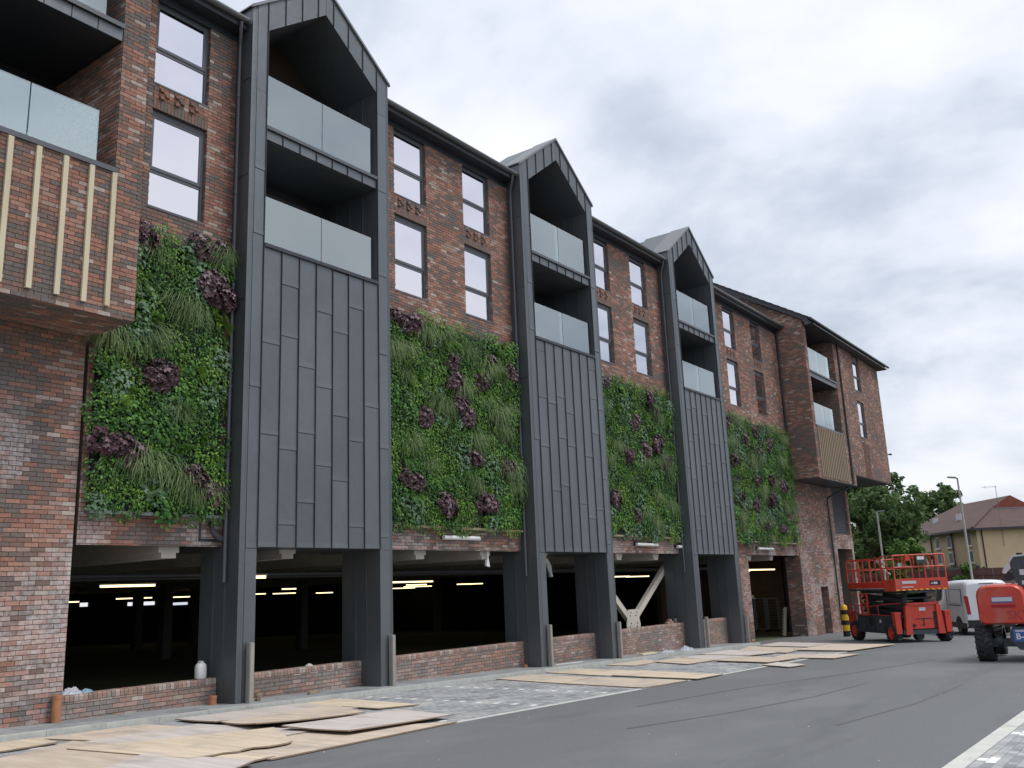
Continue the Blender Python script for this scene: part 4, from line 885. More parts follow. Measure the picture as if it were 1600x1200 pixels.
# ------------------------------------------------------------------ plywood boards on the paving
BO = [  # corner points, material, height above paving, lift of one corner, label
 ('w', [[6.94, -1.12], [7.39, -2.74], [8.87, -2.53], [8.67, -1.1]], 'ply', 0, 'pinkish plywood sheet along the kerb beside the left brick pier'),
 ('a0', [[3.2, -1.2], [3.0, -3.0], [5.6, -3.4], [5.7, -1.3]], 'ply', 0, 'plywood sheet at the very edge of the picture against the kerb'),
 ('r', [[5.3, -2.2], [6.84, -1.95], [6.97, -1.15], [5.4, -1.12]], 'ply_yellow', 1, 'small yellowish plywood piece touching the kerb by the brick pier'),
 ('t', [[6.77, -2.30], [7.08, -4.52], [9.3, -4.4], [9.0, -2.0]], 'ply_grey', 1, 'wide dusty plywood sheet in the middle of the near boards'),
 ('s', [[5.3, -3.0], [5.17, -5.3], [7.14, -4.63], [6.95, -2.13]], 'ply', 2, 'plywood sheet at the left end of the near boards'),
 ('e', [[7.25, -5.17], [7.31, -5.85], [11.0, -5.58], [9.05, -3.93]], 'ply', 0, 'broken-edged plywood sheet next to the asphalt line'),
 ('x', [[5.17, -5.3], [5.18, -6.94], [7.0, -5.95], [6.76, -4.2]], 'ply_grey', 3, 'grey plywood sheet overhanging the asphalt in the bottom corner'),
 ('y', [[6.2, -4.6], [6.4, -5.9], [7.44, -5.76], [7.4, -4.8]], 'ply_yellow', 1, 'yellow plywood strip poking out beside the ragged board'),
 ('u', [[6.45, -2.9], [6.72, -5.13], [8.28, -5.08], [9.1, -3.7]], 'ply_yellow', 3, 'ragged orange plywood sheet on top of the near boards'),
 ('a', [[9.21, -1.10], [9.09, -2.31], [11.55, -2.91], [11.81, -1.13]], 'ply_grey', 2, 'greyish pink plywood sheet beside the kerb at the nearest tower'),
 ('c', [[11.81, -1.13], [12.82, -1.1], [12.59, -3.37], [11.76, -3.16]], 'ply_yellow', 1, 'bright yellow plywood sheet beyond the grey ones, alone on the pavers'),
 ('b', [[9.13, -2.41], [8.84, -3.62], [11.05, -3.58], [11.66, -2.15]], 'ply', 4, 'warped cream plywood sheet with one curled corner'),
 ('d', [[9.05, -3.93], [9.15, -5.2], [11.29, -5.2], [11.54, -3.83]], 'ply_grey', 4, 'flat dusty grey plywood sheet nearest the asphalt line'),
 ('f1', [[17.79, -1.1], [17.22, -3.38], [18.91, -3.07], [19.19, -1.1]], 'ply', 0, 'plywood sheet by the kerb in front of the long low wall'),
 ('f2', [[17.22, -3.40], [16.87, -5.56], [18.79, -5.6], [18.91, -3.10]], 'ply', 0, 'plywood sheet reaching the asphalt line in the second group'),
 ('g1', [[19.88, -1.1], [19.37, -3.32], [21.01, -3.19], [21.39, -1.14]], 'ply_yellow', 0, 'yellowish plywood sheet by the kerb at the middle tower'),
 ('g2', [[19.37, -3.34], [19.01, -5.7], [20.45, -5.68], [21.01, -3.22]], 'ply_yellow', 1, 'yellowish plywood sheet over the asphalt line at the middle tower'),
 ('h', [[22.84, -1.1], [22.65, -2.1], [24.53, -2.0], [25.2, -1.1]], 'ply', 0, 'plywood sheet lying along the kerb past the middle tower'),
 ('i', [[24.21, -1.85], [23.45, -3.33], [25.37, -3.31], [26.0, -1.78]], 'ply', 1, 'cream plywood sheet overlapping its neighbours in the far group'),
 ('j', [[26.1, -1.83], [25.3, -3.3], [27.31, -3.45], [28.03, -1.9]], 'ply_grey', 1, 'dusty plywood sheet in the middle of the far group'),
 ('k', [[27.9, -1.59], [27.2, -3.5], [29.0, -3.76], [30.24, -1.6]], 'ply_grey', 2, 'dusty plywood sheet near the farthest tower'),
 ('l', [[24.83, -3.46], [24.39, -5.23], [26.36, -5.4], [26.9, -3.50]], 'ply', 2, 'plywood sheet beside the asphalt in the far group'),
 ('m', [[23.63, -5.36], [23.02, -6.3], [23.95, -6.42], [24.67, -5.4]], 'ply_grey', 1, 'small pale board lying alone across the asphalt line'),
 ('n', [[26.73, -4.49], [26.58, -6.3], [28.73, -6.4], [28.38, -4.29]], 'ply', 1, 'plywood sheet sticking out over the asphalt in the far group'),
 ('o', [[29.89, -1.98], [29.04, -4.05], [32.09, -3.73], [33.0, -1.23]], 'ply', 1, 'plywood sheet beside the farthest guard posts'),
 ('p', [[33.43, -1.31], [32.7, -3.48], [35.25, -3.5], [36.3, -1.1]], 'ply_grey', 1, 'last dusty plywood sheet before the garage entrance'),
 ('q', [[30.46, -3.74], [30.33, -5.66], [34.42, -5.99], [34.76, -3.62]], 'ply', 2, 'plywood sheet nearest the red scissor lift')]
for nm, q, mt, lv, lb in BO:
    cx = sum(p[0] for p in q)/4; cy = sum(p[1] for p in q)/4; t = thing('plywood_board', lb, 'board', (cx, cy, RZ(cx)), 0, 'plywood sheets laid over the paving')
    n = 10; z0 = .006+lv*.013; th = .018; top = []; rr = random.Random(nm)
    cor = [rr.random()*.006 for _ in range(4)]
    if nm == 'b': cor = [0, .07, .0, 0]
    if nm == 'd': cor = [.03, .02, 0, .0]
    if nm == 'a': cor = [.0, .03, .01, 0]
    for i in range(n+1):
        for j in range(n+1):
            u, v = i/n, j/n; A, Bq, Cq, Dq = [Vector((*p, 0)) for p in q]
            p = A*(1-u)*(1-v)+Bq*u*(1-v)+Cq*u*v+Dq*(1-u)*v
            if nm in ('u',) and i == n and 0 < j < n: p += Vector((0, -(rr.random()-.3)*.13, 0))
            w = cor[0]*((1-u)*(1-v))**2+cor[1]*(u*(1-v))**2*1.+cor[2]*(u*v)**2+cor[3]*((1-u)*v)**2
            w += .0015*noise.noise(Vector((u*2, v*2, lv+ord(nm[0]))))
            top.append(Vector((p.x-cx, p.y-cy, RZ(p.x)-RZ(cx)+z0+max(0, w)+th)))
    fs = [(i*(n+1)+j, (i+1)*(n+1)+j, (i+1)*(n+1)+j+1, i*(n+1)+j+1) for i in range(n) for j in range(n)]
    mb = MB(); tn = rr.random(); mb.idx(top, fs, tn); part('sheet', mb, mt, t)
    ring = [j for j in range(n+1)]+[i*(n+1)+n for i in range(1, n+1)]+[n*(n+1)+j for j in range(n-1, -1, -1)]+[i*(n+1) for i in range(n-1, 0, -1)]
    mb = MB(); m2 = len(ring); mb.idx([top[i]-Vector((0, 0, .001)) for i in ring]+[top[i]-Vector((0, 0, th)) for i in ring], [(i, (i+1) % m2, m2+(i+1) % m2, m2+i) for i in range(m2)])
    mb.idx([p-Vector((0, 0, th)) for p in top], fs); part('edge', mb, 'ply_edge', t)
for pts_ in ([(11.5, -8.2), (13.6, -8.7), (16.5, -9.1), (20.0, -9.2)], [(14.0, -7.0), (17.5, -7.3), (22.0, -8.2), (28, -9.0)], [(13.0, -10.6), (16.0, -10.9), (20.5, -10.9)]):
    mb = MB(); P_ = [Vector((*p, 0)) for p in pts_]; L_ = []
    for i in range(len(P_)-1):
        for k in range(6): L_.append(P_[i].lerp(P_[i+1], k/6))
    for i in range(len(L_)-1):
        d_ = (L_[i+1]-L_[i]).normalized(); n_ = Vector((-d_.y, d_.x, 0))*.028; q = [L_[i]-n_, L_[i+1]-n_, L_[i+1]+n_, L_[i]+n_]
        mb.face([(p.x, p.y, RZ(p.x)+.004) for p in q])
    part('tyre_mark', mb, 'scuff', kind='structure')
mb = MB(); rr = random.Random(4)                       # grit and litter on the asphalt
for i in range(110):
    x = rr.uniform(6, 34); y = rr.uniform(-12.3, -5.7) if i % 3 else rr.uniform(-5.4, -1.1); s = rr.uniform(.005, .016); z = RZ(x)
    vs = [(x+math.cos(a)*s*rr.uniform(.6, 1.2), y+math.sin(a)*s, z+.001) for a in (0, 1.6, 3.1, 4.7)]+[(x, y, z+s)]; mb.idx(vs, [(0, 1, 4), (1, 2, 4), (2, 3, 4), (3, 0, 4)])
part('grit', mb, 'garage_concrete', kind='stuff')

# ------------------------------------------------------------------ wheels
def wheel(name, parent, x, y, z, r, w, rimmat, treads=0, hubr=.55, side=1):
    """axle along local y; side = which way the rim faces"""
    e_ = MB(); n = 28; pr = [(-w/2, r*.62), (-w/2, r*.9), (-w*.38, r), (w*.38, r), (w/2, r*.9), (w/2, r*.62)]
    vs = [(math.cos(2*PI*k/n)*q, yy, math.sin(2*PI*k/n)*q) for yy, q in pr for k in range(n)]
    e_.idx(vs, [(i*n+k, i*n+(k+1) % n, (i+1)*n+(k+1) % n, (i+1)*n+k) for i in range(5) for k in range(n)], .5, 0, True)
    if treads:
        for k in range(treads):
            a = 2*PI*k/treads
            for sg in (-1, 1):
                aa = a+(sg > 0)*PI/treads; c, s = math.cos(aa), math.sin(aa); c2, s2 = math.cos(aa+.16), math.sin(aa+.16)
                e_.beam((c*r*1.0, sg*w*.5, s*r*1.0), (c2*r*1.015, sg*w*.04, s2*r*1.015), r*.12, r*.09, upv=(c, 0, s))
    t = part(name, e_, 'rubber', parent, loc=(x, y, z), recalc=True)
    m2 = MB(); hr_ = r*hubr
    for a, b, q0, q1 in ((.30, .18, r*.62, hr_*.92), (.18, .24, hr_*.92, hr_*.35), (.24, .40, hr_*.35, .001)):
        vs = [(math.cos(2*PI*k/20)*q, side*w*yy, math.sin(2*PI*k/20)*q) for yy, q in ((a if q0 < r*.6 else .44, q0), (b, q1)) for k in range(20)]
        m2.idx(vs, [(k, (k+1) % 20, 20+(k+1) % 20, 20+k) for k in range(20)])
    part('rim', m2, rimmat, t)
    m3 = MB()
    for k in range(8): a = 2*PI*k/8; m3.tube([(math.cos(a)*hr_*.6, side*w*.2, math.sin(a)*hr_*.6), (math.cos(a)*hr_*.6, side*w*.27, math.sin(a)*hr_*.6)], .018, 6)
    part('wheel_nuts', m3, 'charcoal', t); return t
# ------------------------------------------------------------------ red scissor lift (local x runs to its far end, y to its left)
sl = thing('scissor_lift', 'red and charcoal rough terrain scissor lift parked folded beside the white van', 'scissor lift', (37.29, -6.16, RZ(37.3)), math.radians(43.8))
for x in (0, 2.75):
    for y, s in ((1.0, 1), (-1.0, -1)): wheel('wheel', sl, x, y, .36, .36, .30, 'red', 18, .7, side=s)
mb = MB(); mb.box(.45, 2.4, .55, 1.12, .33, .98); mb.box(.45, 2.4, -1.12, -.55, .33, .98); mb.box(-.2, 3.1, -.55, .55, .42, .86); mb.box(.5, 2.3, 1.12, 1.135, .42, .92); part('chassis', mb, 'charcoal', sl)
mb = MB(); mb.box(1.05, 1.12, 1.134, 1.14, .40, .92); mb.box(1.7, 1.74, 1.134, 1.14, .40, .92); mb.box(1.2, 1.5, 1.136, 1.16, .62, .9); part('side_hatch', mb, 'black', sl)
mb = MB(); mb.box(.60, .72, 1.136, 1.143, .72, .84); part('warning_label', mb, 'label', sl)
mb = MB(); mb.box(-.1, .1, -1.0, 1.0, .28, .44); mb.box(-.42, -.25, -.72, .86, .30, .46); mb.tube([(-.05, 0, .22), (.2, 0, .22)], .16, 10); part('axle_beam', mb, 'charcoal', sl)
mb = MB()                                             # front guard: raised red panel inside a bent tube frame
mb.box(-.40, -.30, -.50, .50, .50, 1.36); mb.prism([(-.46, .52, .30), (-.46, .78, .30), (-.46, .70, 1.30), (-.46, .60, 1.40), (-.46, .52, 1.40)], (.14, 0, 0)); mb.prism([(-.46, -.52, .30), (-.46, -.78, .30), (-.46, -.70, 1.30), (-.46, -.60, 1.40), (-.46, -.52, 1.40)], (.14, 0, 0))
mb.box(-.46, -.32, -.62, .62, 1.36, 1.44); part('front_guard', mb, 'red', sl)
mb = MB(); mb.box(-.412, -.40, -.34, .30, .84, .87); mb.box(-.412, -.40, -.02, .02, .60, .84); mb.box(-.41, -.40, .02, .12, .62, .64); mb.tube([(-.43, .40, .62), (-.39, .40, .62)], .06, 12); mb.box(-.415, -.40, -.50, -.40, .5, 1.1); part('front_vents', mb, 'black', sl)
mb = MB(); mb.box(-.408, -.40, -.12, .14, 1.14, 1.26); part('warning_label', mb, 'label', sl)
for x in (-.30, 3.05):
    for y in (1.0, -1.0):
        mb = MB(); mb.box(x-.1, x+.1, y-.10, y+.12, .34, 1.10); mb.box(x-.115, x+.115, y-.115, y+.135, 1.04, 1.12); o = part('outrigger', mb, 'red', sl)
        mb = MB(); mb.tube([(x, y, .16), (x, y, .36)], .05, 8); mb.tube([(x, y, .13), (x, y, .17)], .10, 10); part('foot', mb, 'charcoal', o)
mb = MB()                                             # folded scissor arms
for y in (-.42, .42):
    for z0, z1, t in ((1.0, 1.20, 1), (1.20, 1.0, 0), (1.25, 1.45, 1), (1.45, 1.25, 0), (1.50, 1.72, 1), (1.72, 1.50, 0)): mb.beam((-.1, y+.09*t, z0), (2.85, y+.09*t, z1), .07, .15)
for x, z in ((-.1, 1.1), (-.1, 1.35), (-.1, 1.6), (2.85, 1.1), (2.85, 1.35), (2.85, 1.6), (1.4, 1.1), (1.4, 1.35), (1.4, 1.6)): mb.tube([(x, -.6, z), (x, .6, z)], .045, 8)
mb.box(.3, 2.2, -.3, .3, .95, 1.35); part('scissor_arms', mb, 'charcoal', sl)
mb = MB(); mb.box(-.55, 3.05, -1.02, 1.02, 1.90, 1.97); mb.box(-.50, 3.0, -.55, .55, 1.80, 1.90); part('deck_frame', mb, 'charcoal', sl)
mb = MB(); mb.box(-.60, -.55, -1.05, 1.05, 1.90, 2.33); mb.box(-.58, .25, 1.02, 1.06, 1.88, 2.30); mb.box(-.58, .25, -1.06, -1.02, 1.88, 2.30); mb.box(.25, 3.05, 1.00, 1.04, 2.0, 2.22); mb.box(.25, 3.05, -1.04, -1.00, 2.0, 2.22); mb.box(3.03, 3.07, -1.04, 1.04, 2.0, 2.22); part('kick_board', mb, 'red', sl)
mb = MB()
for i in range(9): y = -.98+i*.235; mb.prism([(-.606, y, 1.895), (-.606, y+.12, 1.895), (-.606, y+.17, 1.94), (-.606, y+.05, 1.94)], (.005, 0, 0))
part('hazard_stripes', mb, 'yellow', sl)
mb = MB(); mb.box(-.606, -.60, .22, .78, 2.14, 2.24); part('white_plate', mb, 'label', sl)
mb = MB(); mb.box(-.606, -.60, -.74, -.32, 2.05, 2.22); part('logo_plate', mb, 'black', sl)
mb = MB(); mb.box(-.610, -.606, -.62, -.46, 2.09, 2.17); mb.box(-.61, -.606, -.43, -.37, 2.10, 2.15); mb.box(-.609, -.60, .35, .80, 2.0, 2.035); part('logo_marks', mb, 'label', sl)
def rail(pts, r=.024): 
    mb = MB(); mb.tube(pts, r, 8); part('guard_rail', mb, 'red', sl)
for y in (1.03, -1.03):
    rail([(-.58, y, 2.3), (-.58, y, 3.18), (.30, y, 3.18), (.30, y, 2.2)], .03); rail([(.36, y, 2.2), (.36, y, 3.10), (3.0, y, 3.10), (3.04, y, 3.0), (3.04, y, 2.2)], .03)
    rail([(-.58, y, 2.74), (3.04, y, 2.72)])
    for x in (-.1, .75, 1.2, 1.7, 2.15, 2.6): rail([(x, y, 2.2), (x, y, 3.1)])
rail([(-.58, -1.03, 3.18), (-.58, 1.03, 3.18)], .03); rail([(-.58, -1.03, 2.74), (-.58, 1.03, 2.74)], .028); rail([(3.04, -1.03, 3.1), (3.04, 1.03, 3.1)], .03); rail([(3.04, -1.03, 2.7), (3.04, 1.03, 2.7)])
for y in (-.66, -.2, .22, .66): rail([(-.58, y, 2.74), (-.58, y, 3.16)], .022)
for y in (-.5, .0, .5): rail([(3.04, y, 2.2), (3.04, y, 3.1)]); rail([(-.58, y-.2, 2.3), (-.58, y-.2, 2.74)], .02)
mb = MB(); mb.box(-.66, -.56, -.25, .13, 2.86, 3.12); cb_ = part('control_box', mb, 'charcoal', sl); mb = MB(); mb.box(-.668, -.66, -.18, .10, 3.0, 3.12); part('label', mb, 'white', cb_)
mb = MB(); mb.box(-.64, -.58, .36, .55, 2.98, 3.2); part('red_box', mb, 'red', sl)
mb = MB(); mb.tube([(.4, 1.0, 3.05), (.6, .9, 3.08), (.65, .85, 2.9), (.4, .8, 2.6), (.1, .8, 2.5)], .03, 6); mb.box(.55, .8, .8, .95, 2.95, 3.1); part('hose', mb, 'label', sl)
mb = MB(); mb.box(-.52, -.48, .66, .80, 2.72, 2.9); part('small_box', mb, 'label', sl)
mb = MB()                                             # left side ladder and lower rails
for y0 in (1.15,):
    for a, b in (((1.45, 1.15, 1.0), (1.45, 1.15, 1.78)), ((1.95, 1.15, 1.0), (1.95, 1.15, 1.78)), ((1.45, 1.15, 1.78), (1.95, 1.15, 1.78)), ((1.45, 1.15, 1.42), (1.95, 1.15, 1.42)), ((1.45, 1.15, 1.0), (1.95, 1.15, 1.0))): mb.beam(a, b, .06)
part('ladder', mb, 'red', sl)
mb = MB(); mb.tube([(-.3, .75, 1.42), (.1, 1.05, 1.42), (1.4, 1.15, 1.30), (3.1, 1.15, 1.38), (3.1, 1.15, .9)], .022, 8); mb.tube([(0, 1.1, 1.0), (3.1, 1.15, 1.02)], .022, 8); mb.tube([(-.35, -.7, 1.42), (.1, -1.1, 1.42), (1.3, -1.1, 1.40)], .022, 8)
for x in (.7, 2.5, 2.85): mb.tube([(x, 1.15, .95), (x, 1.15, 1.36)], .02, 6)
part('side_rail', mb, 'red_dark', sl)

# ------------------------------------------------------------------ white van
vn = thing('parked_van', 'plain white panel van seen from behind, parked between the two red lifts', 'van', (42.77, -6.82, RZ(42.8)), math.atan2(.48, .87))
# local x forward from the rear, y: 0 at the left rear corner, negative to the right
def vsec(x, hw, zb, zt, tw):          # rounded body section
    c = -.96; pts = [(hw, zb), (hw, zb+.45), (hw*.995, zb+.9), (tw+.03, zt-.30), (tw, zt-.13), (tw-.10, zt-.035), (tw*.5, zt), (0, zt+.012)]
    return [(x, c+y, z) for y, z in pts]+[(x, c-y, z) for y, z in pts[::-1][1:]]
secs = [vsec(*a) for a in ((.0, .90, .42, 2.10, .78), (.05, .94, .32, 2.20, .82), (.3, .96, .30, 2.24, .84), (2.4, .96, .30, 2.25, .85), (3.3, .96, .30, 2.20, .80), (3.9, .95, .30, 1.85, .72), (4.3, .93, .30, 1.28, .80), (4.95, .88, .30, 1.08, .76), (5.1, .80, .35, .85, .70))]
mb = MB(); n = len(secs[0]); vs = [p for s in secs for p in s]
mb.idx(vs, [(i*n+k, i*n+k+1, (i+1)*n+k+1, (i+1)*n+k) for i in range(len(secs)-1) for k in range(n-1)], .5, 0, True); mb.idx(secs[0], [tuple(range(n))]); mb.idx(secs[-1], [tuple(range(n))])
part('body', mb, 'white_paint', vn)
mb = MB(); mb.box(-.05, .16, -1.88, -.04, .30, .62); mb.box(.1, 4.9, -.055, .012, .28, .50); part('bumper', mb, 'black', vn)
mb = MB(); mb.prism([(-.028, -.02, 1.62), (-.028, -.16, 1.60), (-.028, -.20, .86), (-.028, -.06, .86)], (.09, 0, 0)); part('tail_lamp', mb, 'lamp_red', vn)
mb = MB(); mb.prism([(-.028, -1.90, 1.62), (-.028, -1.76, 1.60), (-.028, -1.72, .86), (-.028, -1.86, .86)], (.09, 0, 0)); part('tail_lamp', mb, 'lamp_red', vn)
mb = MB(); mb.box(-.006, .03, -.972, -.955, .62, 2.06); mb.box(-.012, .0, -1.25, -.68, 2.08, 2.115); mb.box(-.008, .0, -1.05, -.85, .95, 1.0); part('door_seam', mb, 'charcoal', vn)
mb = MB(); mb.box(.45, 2.1, .0, .012, 1.20, 1.235); mb.box(.32, .328, -.02, .004, .62, 1.9); mb.box(2.2, 2.208, -.02, .006, .6, 1.9); part('slide_rail', mb, 'charcoal', vn)
ys = lambda z: -.005-.1*(z-1.2)+.004
for a_, b_ in (((.5, 1.30), (1.95, 1.30)), ((.5, 1.88), (1.95, 1.88)), ((.5, 1.30), (.5, 1.88)), ((1.95, 1.30), (1.95, 1.88))):
    mb = MB(); mb.beam((a_[0], ys(a_[1]), a_[1]), (b_[0], ys(b_[1]), b_[1]), .012, .012); part('panel_crease', mb, 'trim', vn)
mb = MB(); mb.prism([(3.05, -.10, 1.30), (3.85, -.10, 1.30), (3.6, -.155, 1.86), (3.05, -.155, 1.95)], (0, .07, 0)); part('side_window', mb, 'black', vn)
for x in (.95, 4.05):
    wheel('wheel', vn, x, -.10, .34, .34, .22, 'stainless', 0, .62); wheel('wheel', vn, x, -1.82, .34, .34, .22, 'stainless', 0, .62, -1)
    mb = MB(); q = 14; pts = [(x+math.cos(PI*k/q)*.43, .008, .34+math.sin(PI*k/q)*.43) for k in range(q+1)]; mb.prism(pts, (0, -.05, 0)); part('wheel_arch', mb, 'black', vn)
mb = MB(); mb.box(-.052, -.04, -1.24, -.70, .44, .55); part('number_plate', mb, 'yellow', vn)

# ------------------------------------------------------------------ red boom lift at the right edge
bl = thing('boom_lift', 'red boom lift with chunky black tyres and charcoal mast, cut off by the picture edge', 'boom lift', (26.72, -10.2, RZ(26.7)), math.radians(2))
wheel('wheel', bl, 0, 0, .43, .43, .38, 'charcoal', 20, .6); wheel('wheel', bl, 2.35, .02, .43, .43, .38, 'charcoal', 20, .6)
wheel('wheel', bl, 0, -1.95, .43, .43, .38, 'charcoal', 20, .6, -1); wheel('wheel', bl, 2.35, -1.95, .43, .43, .38, 'charcoal', 20, .6, -1)
mb = MB(); mb.box(-.1, .12, -1.8, -.1, .36, .56); mb.tube([(0, -.2, .46), (0, -1.8, .46)], .10, 10); mb.beam((.2, -.2, .40), (.2, -.8, .50), .12); mb.tube([(0, -.30, .5), (0, -.42, .5)], .18, 10); part('axle', mb, 'charcoal', bl)
mb = MB()
prf = [(-.62, .52), (-.62, .72), (-.70, .86), (-1.95, .86), (-1.95, .40), (-1.8, .30), (-.80, .30)]
mb.prism([(-.35, y, z) for y, z in prf], (3.0, 0, 0)); part('chassis', mb, 'charcoal', bl)
mb = MB(); mb.box(-.362, -.35, -1.20, -.70, .50, .80); part('blue_plate', mb, 'blue', bl)
text('B-47', .20, .002, 'white', 'plate_text', bl, (-.366, -.94, .62), (PI/2, 0, -PI/2)); mb = MB(); mb.box(-.366, -.362, -1.15, -.75, .735, .785); part('plate_strip', mb, 'label', bl)
# counterweight and engine cover: rounded block
def rbox(mb, x0, x1, y0, y1, z0, z1, r, n=4):
    pts = []
    for cx, cz, a0 in ((y1-r, z1-r, 0), (y0+r, z1-r, 90), (y0+r*.5, z0+r*.5, 180), (y1-r*.5, z0+r*.5, 270)):
        rr_ = r if a0 < 180 else r*.5
        for k in range(n+1): a = math.radians(a0+90*k/n); pts.append((cx+math.cos(a)*rr_, cz+math.sin(a)*rr_))
    m_n = len(pts); cy = (y0+y1)/2; cz = (z0+z1)/2; vs = []
    for x, k in ((x0, .90), (x0+.05, .975), (x0+.13, 1), (x1-.1, 1), (x1, .93)): vs += [(x, cy+(p[0]-cy)*k, cz+(p[1]-cz)*k) for p in pts]
    mb.idx(vs, [(i*m_n+k, i*m_n+(k+1) % m_n, (i+1)*m_n+(k+1) % m_n, (i+1)*m_n+k) for i in range(4) for k in range(m_n)], .5, 0, True)
    mb.idx(vs[:m_n], [tuple(range(m_n))]); mb.idx(vs[-m_n:], [tuple(range(m_n))])
mb = MB(); rbox(mb, -.50, 1.9, -1.10, .02, .92, 1.90, .26); cw = part('counterweight', mb, 'red', bl)
mb = MB(); rbox(mb, -.48, 1.9, -2.3, -.90, .925, 1.36, .08); part('engine_cover', mb, 'red', bl)
mb = MB(); mb.box(-.512, -.49, -.82, -.34, 1.46, 1.60); part('blue_plate', mb, 'blue', bl); mb = MB(); mb.box(-.516, -.512, -.81, -.35, 1.49, 1.59); part('white_plate', mb, 'label', bl)
mb = MB(); mb.box(-.51, -.49, -.86, -.32, 1.34, 1.41); part('slot', mb, 'lamp_red', bl)
text('SKYJACK', .30, .006, 'red_dark', 'raised_lettering', bl, (-.495, -1.25, 1.14), (PI/2, 0, -PI/2))
mb = MB()                                             # mast: dark boxed knuckle with rounded head
mb.prism([(.0, y, z) for y, z in ((-.98, 1.42), (-.86, 2.2), (-.84, 2.45), (-.93, 2.58), (-1.25, 2.60), (-1.35, 2.45), (-1.35, 1.42))], (.5, 0, 0)); mst = part('mast', mb, 'charcoal', bl)
mb = MB(); mb.tube([(.2, -1.06, 2.58), (.2, -1.06, 2.68)], .07, 10); mb.tube([(-.02, -.76, 2.1), (.3, -.76, 2.1)], .12, 12); mb.tube([(-.05, -.86, 1.75), (.3, -.8, 1.85)], .08, 8); mb.tube([(-.1, -1.0, 1.46), (.4, -1.0, 1.46)], .10, 10); mb.tube([(-.02, -.70, 1.9), (0, -.86, 1.8), (0, -.92, 1.5)], .02, 6); part('pivot', mb, 'black', mst)
mb = MB(); mb.prism([(-.03, -.82, 2.42), (-.03, -.74, 2.40), (-.03, -.62, 2.2), (-.03, -.70, 2.16), (-.03, -.84, 2.3)], (.2, 0, 0)); mb.prism([(-.01, -.80, 2.48), (-.01, -.9, 2.62), (-.01, -1.3, 2.64), (-.01, -1.3, 2.60), (-.01, -.93, 2.58), (-.01, -.84, 2.46)], (.4, 0, 0)); part('pale_guard', mb, 'label', mst)
mb = MB(); mb.box(-.008, .0, -1.16, -1.02, 2.12, 2.26); mb.box(-.008, 0, -1.18, -1.04, 1.88, 1.98); mb.box(-.008, 0, -1.24, -1.08, 1.56, 1.61); mb.box(-.05, 0, -.94, -.9, 1.84, 1.92); part('sticker', mb, 'label', mst)

# ------------------------------------------------------------------ striped post, roll cages, pallet, lamp posts
sp = thing('striped_post', 'yellow and black striped guard post standing behind the scissor lift', 'bollard', (42.3, -1.95, RZ(42.3)))
mb = MB(); mb.tube([(0, 0, 0), (0, 0, 1.30)], .15, 14); part('tube', mb, 'black', sp)
for z0, z1 in ((.1, .35), (.55, .85)): mb = MB(); mb.prism([(-.16, -.16, z0), (.16, -.16, z0+.12), (.16, -.16, z1+.12), (-.16, -.16, z1)], (0, .01, 0)); 
for z0, z1 in ((.25, .5), (.70, .95)): mb = MB(); mb.tube([(0, 0, z0), (0, 0, z1)], .155, 14); part('yellow_band', mb, 'yellow', sp)
mb = MB(); mb.tube([(0, 0, 1.15), (0, 0, 1.30), (0, 0, 1.38)], [.156, .15, .06], 14); part('yellow_cap', mb, 'yellow', sp)
def cage(x, y, rz, lb):
    t = thing('roll_cage', lb, 'roll cage', (x, y, GZ(x)-.08), rz, 'dark wire roll cages in the garage'); w, d, h = .82, .7, 1.72
    mb = MB()
    for a, b in ((0, 0), (w, 0), (0, d), (w, d)): mb.tube([(a, b, .12), (a, b, h)], .02, 6)
    for z in (.16, h): mb.tube([(0, 0, z), (w, 0, z), (w, d, z), (0, d, z), (0, 0, z)], .018, 6)
    part('frame', mb, 'wire', t); mb = MB()
    for i in range(1, 10): mb.tube([(0, 0, .16+i*.155), (w, 0, .16+i*.155)], .007, 4); mb.tube([(0, 0, .16+i*.155), (0, d, .16+i*.155)], .007, 4); mb.tube([(w*i/10, 0, .16), (w*i/10, 0, h)], .005, 4)
    part('wire_mesh', mb, 'wire', t); mb = MB(); mb.box(.03, w-.03, .03, d-.03, .14, .17); part('base', mb, 'charcoal', t)
    for a, b in ((.06, .06), (w-.06, .06), (.06, d-.06), (w-.06, d-.06)): mb = MB(); mb.tube([(a-.012, b, .06), (a+.012, b, .06)], .055, 10); part('castor', mb, 'black', t)
cage(46.5, 3.95, .25, 'nearest dark wire roll cage inside the garage entrance'); cage(47.4, 3.7, .2, 'second roll cage, behind the nearest one inside the garage'); cage(48.2, 3.35, .1, 'third roll cage, deepest in the garage beside the leaning pallet')
crumple('plastic_bag', 47.0, 4.2, .85, .25, .15, .25, 'white', 'small white bag lying on top of the nearest roll cage', 'bag', 31, 8)
t = thing('pallet', 'pale timber pallet standing on end against the garage brick jamb', 'pallet', (43.3, 1.25, GZ(44)-.08), -1.25)
for i in range(9): mb = MB(); mb.beam((-.12+i*.0, 0, .08+i*.14), (.0, 1.0, .08+i*.14), .02, .09, .5); part('slat', mb, 'timber', t, rot=(0, .12, 0))
for y0 in (-.04, .95): mb = MB(); mb.box(-.08, .05, y0, y0+.09, 0, 1.3); part('bearer', mb, 'timber', t, rot=(0, .12, 0))
